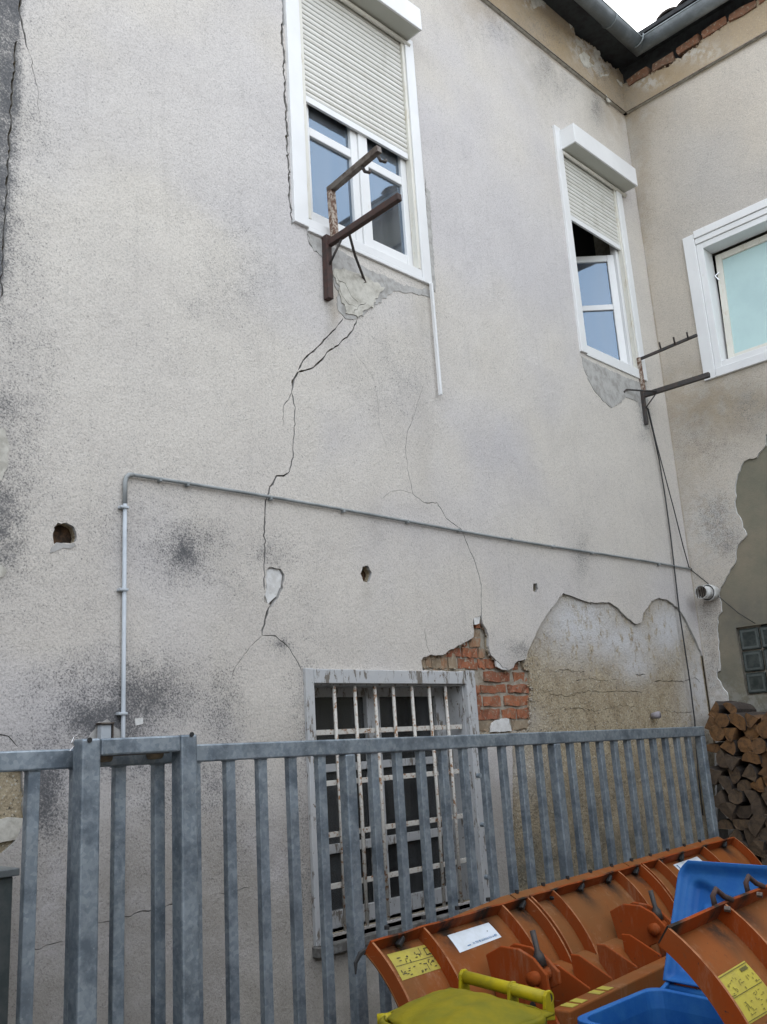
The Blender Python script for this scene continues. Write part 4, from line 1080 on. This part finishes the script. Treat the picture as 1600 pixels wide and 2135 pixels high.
# ================================================================== SNOW PLOUGHS
class Plough:
    def __init__(s, P0, P1, ztop, phi1=-52):
        s.P0 = np.array(P0); d = np.array(P1)-s.P0; s.L = np.linalg.norm(d); s.e = d/s.L; s.n = np.array([-s.e[1], s.e[0]])
        s.n0 = .33; s.z0 = ztop-.45; s.R = .56; s.phi0 = 53.9; s.phi1 = phi1
    def pt(s, al, phi, r):
        f = R(phi); n = s.n0 - r*math.cos(f); z = s.z0 + r*math.sin(f)
        q = s.P0 + s.e*al + s.n*n; return Vector((q[0], q[1], z))
    def nz(s, al, n, z):
        q = s.P0 + s.e*al + s.n*n; return Vector((q[0], q[1], z))
    def hit(s, px, py, r=.51):
        d = ray(px, py); o2 = CAM[:2]-s.P0
        on, dn = o2 @ s.n - s.n0, d[:2] @ s.n; oz, dz = CAM[2]-s.z0, d[2]
        A = dn*dn+dz*dz; B = 2*(on*dn+oz*dz); C = on*on+oz*oz-r*r
        t = (-B - math.sqrt(max(0, B*B-4*A*C)))/(2*A)
        Pn, Pz = on+dn*t, oz+dz*t
        return (o2+d[:2]*t) @ s.e, math.degrees(math.atan2(Pz, -Pn))
def build_plough(s, root, ribs, gaps, stains, seed=0, lip=True):
    ends = [0] + gaps + [s.L]
    rr = random.Random(seed)
    for i in range(len(ends)-1):
        a, b_ = ends[i]+.006, ends[i+1]-.006
        nu = max(8, int((b_-a)/.03)); nv = 44
        m = MB(); m.grid(lambda u, v: s.pt(a+(b_-a)*u, s.phi0+(s.phi1-s.phi0)*v, .51), nu, nv)
        o = m.build('blade_panel', m_sheet, root, smooth=True, solid=.006)
        at = o.data.attributes.new('soil', 'FLOAT', 'POINT'); vals = []
        for v in o.data.vertices:
            q = np.array(v.co); al = (q[:2]-s.P0) @ s.e
            f = max([st*math.exp(-((al-sa)/w)**2 - ((s.z0+.51*math.sin(R(52))-q[2])/.055)**2) for sa, st, w in stains] + [0])
            vals.append(min(1, f))
        at.data.foreach_set('value', vals)
        # top flange
        fl = MB(); fl.grid(lambda u, v: s.pt(a+(b_-a)*u, s.phi0+.2, .51+.052*v)+Vector((0, 0, .0022*math.sin(u*23+seed)*math.sin(u*7)*v)), nu, 2)
        fo = fl.build('top_flange', m_orange, o, solid=.008)
        at = fo.data.attributes.new('soil', 'FLOAT', 'POINT')
        at.data.foreach_set('value', [min(1, max([st*1.3*math.exp(-(((np.array(v.co)[:2]-s.P0) @ s.e-sa)/w)**2) for sa, st, w in stains]+[0])) for v in fo.data.vertices])
        if lip:
            lipf = MB(); lipf.grid(lambda u, v: s.pt(a+(b_-a)*u, s.phi0+.5+v*9*min(1, max(.02, (a+(b_-a)*u-.05)/.9)), .51-.004), nu, 3); lipf.build('top_lip', m_sheet, o, solid=.010)
    for al in ribs:
        m = MB(); K = 36; t = .010
        vs = []
        for k in range(K+1):
            ph = s.phi0+(s.phi1-s.phi0)*k/K
            vs += [s.pt(al-t/2, ph, .508), s.pt(al-t/2, ph, .560), s.pt(al+t/2, ph, .560), s.pt(al+t/2, ph, .508)]
        fs = []
        for k in range(K):
            for j in range(4): fs.append((4*k+j, 4*k+(j+1) % 4, 4*k+4+(j+1) % 4, 4*k+4+j))
        fs += [(3,2,1,0), (4*K, 4*K+1, 4*K+2, 4*K+3)]
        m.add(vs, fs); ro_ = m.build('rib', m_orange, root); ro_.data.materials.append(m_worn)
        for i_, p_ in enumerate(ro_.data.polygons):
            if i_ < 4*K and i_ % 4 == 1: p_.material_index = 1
    # wear strip
    m = MB(); zb_ = s.pt(0, s.phi1, .51); nb = s.n0-.51*math.cos(R(s.phi1)); zz_ = s.z0+.51*math.sin(R(s.phi1))
    for i in range(len(ends)-1):
        a, b_ = ends[i]+.006, ends[i+1]-.006
        q = [s.nz(a, nb-.012, zz_+.03), s.nz(b_, nb-.012, zz_+.03), s.nz(b_, nb+.10, .012), s.nz(a, nb+.10, .012)]
        MB().prism(q, tuple(Vector((s.n[0], s.n[1], 0))*.02)).build('cutting_edge', m_rubber, root)
def surf_patch(s, name, corners, mat, off, root, kv=8):
    """sticker laid on the curved sheet: corners in photo order TL TR BR BL"""
    c = [s.hit(*p) for p in corners]
    def fn(u, v):
        a = (c[0][0]*(1-u)+c[1][0]*u)*(1-v)+(c[3][0]*(1-u)+c[2][0]*u)*v
        f = (c[0][1]*(1-u)+c[1][1]*u)*(1-v)+(c[3][1]*(1-u)+c[2][1]*u)*v
        return s.pt(a, f, .513+off)
    m = MB(); m.grid(fn, 8, kv); return m.build(name, mat, root, smooth=True), fn
def marks(fn, lst, mat, root, name='print', w=.0):
    m = MB()
    for (u0, v0, u1, v1) in lst:
        m.add([fn(u0, v0), fn(u1, v0), fn(u1, v1), fn(u0, v1)], [(0,1,2,3)])
    return m.build(name, mat, root)

pl = empty('snow_plough', 'long orange snow plough blade before the gate with white label and yellow sticker', 'snow plough', 'orange snow ploughs')
S = Plough((2.399, 2.545-3.6), (5.583+.09, 2.751-3.6+.005), 1.05)
al_of = lambda px, py: S.hit(px, py, .56)[0]
rib_px = [(775,1962),(881,1930),(1045,1884),(1095,1871),(1150,1854),(1285,1812),(1325,1800),(1369,1789),(1462,1761),(1511,1748)]
al = [max(.006, al_of(*p)) for p in rib_px]
gaps = [al_of(1101, 1868)+.004, al_of(1331, 1797)+.004]
al[3] = gaps[0]-.014; al[4] = gaps[0]+.014; al.insert(5, al_of(1150, 1853)); al[7] = gaps[1]-.014; al[8] = max(al[8], gaps[1]+.014); al.insert(8, gaps[1]+.014) if al[8] > gaps[1]+.03 else None
al[-1] = S.L-.006
st_px = [(810,1955),(905,1925),(985,1905),(1065,1880),(1130,1862),(1190,1845),(1248,1828),(1303,1810),(1355,1796),(1400,1783),(1445,1768),(1488,1755)]
stains = [(S.hit(*p)[0], 1.0, .045 if i > 3 else .06) for i, p in enumerate(st_px)]
build_plough(S, pl, al, gaps, stains, 1)
# black clamps on the rim
for i, (a_, _, _) in enumerate(stains):
    if i in (1, 2): continue
    c0 = S.pt(a_, S.phi0-1.5, .535)
    b = MB().bar(c0-Vector((.016, 0, .010)), c0+Vector((.016, .006, .014)), .022, .018); b.build('rim_clamp', m_rubber, pl, bevel=.004)
for i in range(14):
    c0 = S.pt(.2+i*.215, S.phi0+9, .51); MB().tube([c0, c0+Vector((0, 0, .014))], .010, 6).build('rim_bolt', m_rubber, pl)
# rubber flap at the left end
MB().tube([S.nz(.02, .03, 1.03), S.nz(-.01, .04, 1.015), S.nz(-.03, .045, .99), S.nz(-.038, .04, .955)], [.006, .010, .008, .003], 6).build('rubber_flap', m_rubber, pl)
# stickers and label
sg, fs_ = surf_patch(S, 'warning_sticker', [(806,1992),(898,1968),(925,2018),(838,2046)], m_sticker, .001, pl)
_, fs2 = surf_patch(S, 'warning_sticker_base', [(806,1992),(898,1968),(925,2018),(838,2046)], m_sticker, .0012, sg); 
rr = random.Random(4); ml = []
for (u0, u1, v0, v1, n) in ((.08, .38, .2, .45, 10), (.45, .62, .15, .42, 6), (.05, .35, .6, .92, 9), (.42, .62, .58, .88, 7), (.70, .95, .56, .86, 9)):
    for _ in range(n):
        u = rr.uniform(u0, u1); v = rr.uniform(v0, v1); h = rr.random() < .5
        ml.append((u, v, u+(.05 if h else .014), v+(.025 if h else .09)))
ml += [(.76,.12,.93,.15),(.76,.38,.93,.41),(.76,.12,.775,.41),(.915,.12,.93,.41),(.02,.5,.98,.515),(.66,.05,.67,.95)]
surf = lambda fn, o: (lambda u, v: fn(u, v) + Vector((-S.n[0], -S.n[1], .6)).normalized()*o)
marks(surf(fs_, .002), ml, m_ink, sg)
lb, fl_ = surf_patch(S, 'white_label', [(932,1952),(1018,1925),(1045,1955),(958,1988)], m_label, .001, pl)
ml = []
u = .36
while u < .93:
    w_ = rr.choice((.022, .03, .018)); ml.append((u, .74, u+.006, .86)); 
    if rr.random() < .7: ml.append((u, rr.choice((.74, .80)), u+w_, rr.choice((.775, .83)))) 
    if rr.random() < .6: ml.append((u+w_-.006, .78, u+w_, .86))
    u += w_+.012 + (.02 if rr.random() < .08 else 0)
ml.append((.22, .80, .30, .84)); marks(surf(fl_, .002), ml, m_ink_blue, lb)
marks(surf(fl_, .002), [(.80, .42, .82, .47)], m_ink, lb)
lb2, fl2 = surf_patch(S, 'white_label', [(1403,1804),(1453,1787),(1478,1810),(1427,1828)], m_label, .001, pl)
marks(surf(fl2, .002), [(.66, .80, .94, .86), (.06, .12, .10, .5)], m_ink_blue, lb2)
# spring boxes low on the back
for (px, py, w) in ((1150, 2002, .16), (1208, 1985, .17), (1262, 1965, .30)):
    a0, f0 = S.hit(px, py); m = MB()
    prof = [(-.135, 16), (-.23, 10), (-.25, 1), (-.25, -9), (-.16, -12)]
    pts = [S.pt(a0-w/2, 26, .51), S.pt(a0-w/2, 20, .585), S.pt(a0-w/2, 11, .625), S.pt(a0-w/2, 2, .615), S.pt(a0-w/2, 1, .51)]
    MB().prism(pts, tuple(Vector((S.e[0], S.e[1], 0))*w)).build('spring_box', m_sheet, pl, bevel=.012)
# ears with pins and levers
def ear(a0, thick, pts, name, mat=None):
    MB().prism([S.nz(a0, n, z) for n, z in pts], tuple(Vector((S.e[0], S.e[1], 0))*thick)).build(name, mat or m_orange, pl, bevel=.004)
for a0, zo, tri in ((.50, 0, 1), (1.46, 0, 0)):
    ear(a0, .016, [(-.12, .93+zo), (-.19, .965+zo), (-.27, .962+zo), (-.33, .935+zo), (-.38, .885+zo), (-.385, .83+zo), (-.30, .80+zo), (-.26, .74+zo), (-.18, .72+zo), (-.15, .80+zo)], 'ear_plate')
    ear(a0+.075, .016, [(-.14, .93+zo), (-.20, .962+zo), (-.27, .955+zo), (-.33, .930+zo), (-.385, .88+zo), (-.385, .84+zo), (-.30, .80+zo), (-.20, .76+zo)], 'ear_plate')
    c0 = S.nz(a0-.03, -.335, .872+zo); c1_ = S.nz(a0+.11, -.335, .872+zo)
    MB().tube([c0, c1_], .024, 14).build('pin', m_orange, pl, smooth=True)
    l0 = S.nz(a0+.05, -.33, .90+zo); l1 = S.nz(a0+.045, -.31, 1.02+zo)
    MB().tube([l0, l0+(l1-l0)*.3, l0+(l1-l0)*.45, l1], [.022, .020, .010, .011], 10).build('lever', m_steel_dark, pl, smooth=True)
ear(.47, .014, [(-.30, .85), (-.335, .855), (-.37, .84), (-.455, .70), (-.47, .55), (-.30, .50)], 'bracket_plate')
hp = S.nz(.468, -.335, .79); MB().tube([hp, hp-Vector((S.e[0], S.e[1], 0))*.003], .012, 12).build('bracket_hole', m_black, pl)
hp = S.nz(.468, -.44, .60); MB().tube([hp, hp-Vector((S.e[0], S.e[1], 0))*.02], .02, 12).build('pin', m_orange, pl, smooth=True)
# carrier beam and its webs
MB().bar(S.nz(.49, -.43, .745), S.nz(2.6, -.43, .745), .075, .07).build('carrier_beam', m_sheet, pl, bevel=.006)
MB().bar(S.nz(.49, -.395, .655), S.nz(2.6, -.395, .655), .04, .06).build('lower_beam', m_orange, pl, bevel=.006)
for a0 in (.76, .93, 1.14, 1.36, 1.75, 2.1):
    ear(a0, .010, [(-.22, .86), (-.26, .86), (-.395, .79), (-.395, .70), (-.24, .66), (-.23, .76)], 'web_plate')
for k in range(5):
    q = S.nz(.555+.065*k, -.43, .7815); b = MB().bar(q-Vector((.022, 0, 0)), q+Vector((.022, .002, 0)), .05, .002) 
    if k != 2: b.build('beam_sticker', m_sticker, pl)
for a0, b_ in ((.30, .42), (1.0, 1.04), (1.9, 2.0)):
    MB().bar(S.nz(a0, -.1, 0), S.nz(a0, -.1, .6), .06, .06, (0,1,0)).build('stand_leg', m_orange, pl)
MB().bar(S.nz(.2, -.30, .02), S.nz(.2, .1, .02), .08, .04).build('stand_foot', m_orange, pl)
# green grey hose seen between the ears
MB().tube([S.nz(1.60, -.25, .86), S.nz(1.62, -.30, .80), S.nz(1.60, -.33, .73), S.nz(1.56, -.30, .64)], .022, 10).build('hydraulic_hose', simple('hose_green', (.05, .07, .06), .5), pl, smooth=True)

pl2 = empty('snow_plough', 'nearer orange snow plough blade whose end hides part of the blue bin', 'snow plough', 'orange snow ploughs')
S = Plough((2.245, 1.300-3.6), (5.0, 1.50-3.6), 1.222, -30)
al2 = [.006, S.hit(1512, 1884, .56)[0], S.hit(1512, 1884, .56)[0]+.55, 1.5, 2.0, S.L-.006]
build_plough(S, pl2, al2, [], [(.02, 1.2, .07), (.30, 1.0, .05), (.40, .8, .04), (.52, .8, .05), (.9, 1, .05)], 5, False)
for a0 in (S.hit(1462, 1898)[0], S.hit(1537, 1872)[0]):
    q = S.pt(a0, 55, .545); b = MB().tube([q+Vector((-.006, 0, -.012)), q+Vector((-.014, 0, .030)), q+Vector((.010, 0, .045)), q+Vector((.035, -.01, .022)), q+Vector((.06, -.02, .010))], .008, 7); b.build('rim_hook', m_rust, pl2, smooth=True)
    MB().tube([q+Vector((.005, -.02, -.004)), q+Vector((.010, -.035, -.006))], .008, 8).build('hook_bolt', m_arm, pl2)
sg, fn2 = surf_patch(S, 'warning_sticker', [(1487,2043),(1550,2005),(1625,2098),(1555,2140)], m_sticker, .001, pl2)
ml = [(.02,.03,.98,.045),(.02,.955,.98,.97),(.03,.02,.04,.98),(.5,.03,.51,.97) if False else (.04,.47,.96,.485),(.70,.08,.92,.15)]
for (u0, u1, v0, v1, n) in ((.06, .30, .18, .44, 13), (.38, .60, .12, .42, 9), (.68, .92, .20, .42, 9), (.08, .40, .55, .92, 14), (.52, .90, .55, .92, 14)):
    for _ in range(n):
        u = rr.uniform(u0, u1); v = rr.uniform(v0, v1); h = rr.random() < .5
        ml.append((u, v, u+(.05 if h else .012), v+(.012 if h else .05)))
surf = lambda fn, o: (lambda u, v: fn(u, v) + Vector((-S.n[0], -S.n[1], .6)).normalized()*o)
marks(surf(fn2, .002), ml, simple('print_olive', (.10, .09, .02), .6), sg)
for a0 in (.06, 1.4):
    MB().bar(S.nz(a0, -.02, 0), S.nz(a0, -.02, .75), .07, .07, (0,1,0)).build('stand_leg', m_orange, pl2)

# ================================================================== WHEELIE BINS
def bin_xy(org, u, v): # u towards the front, v across
    return lambda a, b_, z: Vector((org[0]+u[0]*a+v[0]*b_, org[1]+u[1]*a+v[1]*b_, z))
def rr_ring(F, a0, a1, bw0, bw1, z, r=.05, n=5):
    """rounded rectangle ring, a along u, half width tapering from bw0 (back) to bw1 (front)"""
    pts = []
    for (ca, cb, s0) in ((a1-r, bw1-r, 0), (a0+r, bw0-r, 90), (a0+r, -(bw0-r), 180), (a1-r, -(bw1-r), 270)):
        for k in range(n+1):
            t = R(s0+90*k/n); pts.append(F(ca+r*math.cos(t), cb+r*math.sin(t), z))
    return pts
def skin(rings, cap0=False, cap1=False):
    m = MB(); n = len(rings[0]); m.add([p for r_ in rings for p in r_], [])
    for i in range(len(rings)-1):
        for k in range(n): m.f.append((i*n+k, i*n+(k+1) % n, (i+1)*n+(k+1) % n, (i+1)*n+k))
    if cap0: m.f.append(tuple(range(n)))
    if cap1: m.f.append(tuple((len(rings)-1)*n+k for k in range(n)))
    return m
# yellow bin, closed
yb = empty('wheelie_bin', 'yellow wheelie bin with closed domed lid in the foreground', 'bin', 'wheelie bins')
uY = (-.985, -.04); vY = (-.14, -.99)
F = bin_xy((2.33, 1.95-3.6), uY, vY); ZR = .945
skin([rr_ring(F, .08, .30, .15, .13, .05), rr_ring(F, .03, .33, .185, .165, .55), rr_ring(F, .0, .35, .205, .185, ZR-.03), rr_ring(F, -.02, .365, .22, .195, ZR-.028), rr_ring(F, -.02, .365, .22, .195, ZR-.001)], True).build('body', m_yellow, yb, smooth=True)
def lidz(a, b_): return ZR + .010 + .045*max(0, 1-abs(2*(a+.02)/.40-1)**2.6)*(1-min(1, abs(b_)/.225)**2.6) + .003*math.cos(b_*60)*(abs(b_) < .12)
def lxy(u, v):
    b_ = 2*v-1; a_ = -.025+.395*u*(1-.10*abs(b_)**3)
    return F(a_, b_*(.224-.02*u)*(1-.22*max(0, (u-.6)/.4)**2.4), lidz(a_, b_*.224))
m = MB(); m.grid(lxy, 24, 22)
lid = m.build('lid', m_yellow, yb, smooth=True, solid=.006)
skin([rr_ring(F, -.03, .375, .228, .200, ZR-.022, .09), rr_ring(F, -.03, .375, .230, .202, ZR+.010, .09), rr_ring(F, -.02, .365, .220, .192, ZR+.016, .085)]).build('lid_rim', m_yellow, lid, smooth=True, solid=.005)
MB().tube([F(.375, .10, ZR+.0), F(.41, .08, ZR+.006), F(.41, -.08, ZR+.006), F(.375, -.10, ZR+.0)], .013, 10).build('front_grip', m_yellow_h, lid, smooth=True)
MB().tube([F(.30, -.175, ZR+.004), F(.335, -.205, ZR+.004)], .016, 10).build('front_grip', m_yellow_h, lid, smooth=True)
h0 = F(-.055, -.19, ZR+.044); h1 = F(-.055, .185, ZR+.036)
MB().tube([h0, h1], .0165, 16, False).build('handle', m_yellow_h, yb, smooth=True, solid=.004)
MB().tube([h1-(h1-h0)*.004, h1-(h1-h0)*.002], .0135, 16).build('handle_bore', m_black, yb)
for t in (.02, .60, .985):
    c0 = h0+(h1-h0)*t; dd = (h1-h0).normalized()*.006
    m = MB(); pts = [c0+Vector((uY[0]*x_, uY[1]*x_, z_)) for x_, z_ in ((-.021, .010), (-.012, .020), (.008, .021), (.020, .010), (.030, -.05), (-.020, -.06))]
    m.prism([p-dd for p in pts], tuple(dd*2)); m.build('handle_bracket', m_yellow_h, yb, bevel=.002)
for s_ in (-1, 1):
    MB().tube([F(.02, s_*.17, .10), F(.02, s_*.215, .10)], .10, 20).build('wheel', m_rubber, yb)

# blue bin, lid thrown open
bb_ = empty('wheelie_bin', 'blue wheelie bin standing open with its lid thrown back beside the ploughs', 'bin', 'wheelie bins')
cA = np.array([2.925, 1.777-3.6]); uB = np.array([-.992, .05]); vB = np.array([-.16, -.987])
org = cA + vB*.235
F = bin_xy(org, uB, vB); ZR = .90
skin([rr_ring(F, .08, .36, .16, .15, .05), rr_ring(F, .03, .41, .20, .19, .5), rr_ring(F, .012, .435, .215, .205, ZR-.05), rr_ring(F, -.0, .45, .235, .225, ZR-.048), rr_ring(F, -.0, .45, .235, .225, ZR), rr_ring(F, .022, .428, .212, .202, ZR), rr_ring(F, .03, .42, .205, .195, ZR-.05), rr_ring(F, .06, .38, .17, .16, .12)], True, True).build('body', m_blue, bb_, smooth=False, bevel=.003)
# open lid: hinge behind the back rim, leaning away
hz_ = ZR+.0; ang = R(62)
def LF(a, b_, o): # a along lid from hinge, b across, o towards the inside face
    ca, sa = math.cos(ang), math.sin(ang)
    base = F(-.06 - a*ca - o*sa*(-1), b_, hz_ + a*sa + o*ca)
    return base
LL = .395
def lid_h(u, v):
    a = u; b_ = abs(2*v-1)
    e = min(1, max(0, (1-b_)/.10)); e2 = min(1, max(0, (1-a)/.08)); e0 = min(1, max(0, a/.06))
    rim = min(e, e2, e0)
    wv = .5+.5*math.cos((2*v-1)*math.pi*1.5)
    def st(x): return min(1, max(0, x))
    edge = .86-.13*wv
    inner = st((edge-a)/.035)*st((a-.10)/.04)*st((.80-b_)/.06)
    inner2 = st((edge-.16-a)/.035)*st((a-.16)/.04)*st((.60-b_)/.06)
    return -.030*rim - .026*inner + .014*inner2
m = MB()
def lidfn(u, v):
    w = .212-.008*u; cr3 = max(0, (u-.86)/.14); w2_ = w*(1-.16*cr3**2)
    return LF(u*LL, (2*v-1)*w2_, .03+lid_h(u, v))
m.grid(lidfn, 40, 44)
m.build('lid', m_blue, bb_, smooth=True, solid=.005)
hb0, hb1 = F(-.045, -.21, ZR-.012), F(-.045, .21, ZR-.012)
MB().tube([hb0, hb1], .016, 12).build('hinge_bar', m_blue, bb_, smooth=True)
for t in (.03, .5, .97):
    c0 = hb0+(hb1-hb0)*t; dd = (hb1-hb0).normalized()*.008
    pts = [c0+Vector((-uB[0]*x_, -uB[1]*x_, z_)) for x_, z_ in ((-.045, -.03), (-.045, .01), (.0, .024), (.02, .03), (.024, 0), (0, -.024))]
    MB().prism([p-dd for p in pts], tuple(dd*2)).build('hinge_bracket', m_blue, bb_, bevel=.003)
for s_ in (-1, 1):
    MB().tube([F(.03, s_*.18, .10), F(.03, s_*.225, .10)], .10, 20).build('wheel', m_rubber, bb_)

# ================================================================== FIREWOOD
def log_mesh(kind, r, seed, mat):
    q = random.Random(seed); pts = []
    if kind == 'round':
        for k in range(10): a = 2*math.pi*k/10; pts.append((r*q.uniform(.88, 1.06)*math.cos(a), r*q.uniform(.85, 1.05)*math.sin(a)))
    elif kind == 'half':
        for k in range(7): a = math.pi*k/6; pts.append((r*1.15*q.uniform(.92, 1.05)*math.cos(a), r*1.25*q.uniform(.9, 1.05)*math.sin(a)-.45*r))
        pts += [(-.6*r, -.52*r+q.uniform(-.01, .01)), (.3*r, -.48*r)]
    else:
        for k in range(5): a = R(50+80*k/4); pts.append((r*1.5*q.uniform(.93, 1.05)*math.cos(a), r*1.55*q.uniform(.93, 1.05)*math.sin(a)-.6*r))
        pts += [(-.42*r, -.1*r), (q.uniform(-.15, .15)*r, -.72*r), (.5*r, -.05*r)]
    L = q.uniform(.34, .40); n = len(pts); m = MB()
    secs = 4; rows = []
    for j in range(secs):
        t = j/(secs-1); k = 1+q.uniform(-.05, .05); ox, oy = q.uniform(-.006, .006), q.uniform(-.006, .006)
        rows += [(-L/2+L*t + (q.uniform(-.008, .008) if j in (0, secs-1) else 0), p[0]*k+ox, p[1]*k+oy) for p in pts]
    m.add(rows, [(j*n+i, j*n+(i+1) % n, (j+1)*n+(i+1) % n, (j+1)*n+i) for j in range(secs-1) for i in range(n)] + [tuple(range(n-1, -1, -1)), tuple((secs-1)*n+i for i in range(n))])
    o = m.build('firewood_log', m_bark, None)
    o.data.materials.append(mat)
    o.data.polygons[len(o.data.polygons)-2].material_index = 1
    o.data.polygons[len(o.data.polygons)-1].material_index = 1
    if kind != 'round':
        for i, p in enumerate(o.data.polygons):
            if i < 3*n and i % n >= n-3: p.material_index = 1
    return o
protos = {}; tmp = []
for mi, mat in enumerate((m_wood, m_wood_old)):
    protos[mi] = []
    for i, kd in enumerate(('round', 'half', 'wedge', 'half', 'round', 'wedge', 'half', 'half')):
        o = log_mesh(kd, .062 if kd != 'round' else .055, 100+i+mi*20, mat); protos[mi].append(o.data); tmp.append(o)
for o in tmp: bpy.data.objects.remove(o)
GL = 'split firewood logs stacked against the right wing wall'
z = .07; row = 0; q = random.Random(21); nrows = 20
ORD = ['first', 'second', 'third', 'fourth', 'fifth', 'sixth', 'seventh', 'eighth', 'ninth', 'tenth', 'eleventh', 'twelfth']
while z < 1.86:
    s = .17 + (.055 if row % 2 else 0); cnt_ = 0
    while s < 1.75:
        top_here = 1.80 + .05*math.sin(s*9) + (.05 if .33 < s < .5 else 0)
        if z < top_here:
            fresh = z > 1.50 - .25*(s > .45) or (z > 1.2 and q.random() < .25)
            me = q.choice(protos[0 if fresh else 1])
            o = bpy.data.objects.new('firewood_log', me); col.objects.link(o)
            o.location = (XC-.21+q.uniform(-.025, .02), -s+q.uniform(-.008, .008), z+q.uniform(-.012, .012))
            o.rotation_euler = (q.uniform(0, 2*math.pi), q.uniform(-.04, .04), q.uniform(-.05, .05))
            sc_ = q.uniform(.92, 1.22); o.scale = (1, sc_, sc_)
            look = 'brown split log' if fresh else 'weathered grey split log'
            rt = nrows-1-row
            if rt < len(ORD) and cnt_ < len(ORD) and s < 1.0: lab = '%s, %s row from the stack top, %s from the corner' % (look, ORD[rt], ORD[cnt_])
            elif s >= 1.0: lab = look + ' far along the stack behind the ploughs'
            else: lab = look + ' low in the stack behind the ploughs'
            cnt_ += 1
            tag(o, lab, 'log', GL)
        s += q.uniform(.108, .128)
    z += .093; row += 1
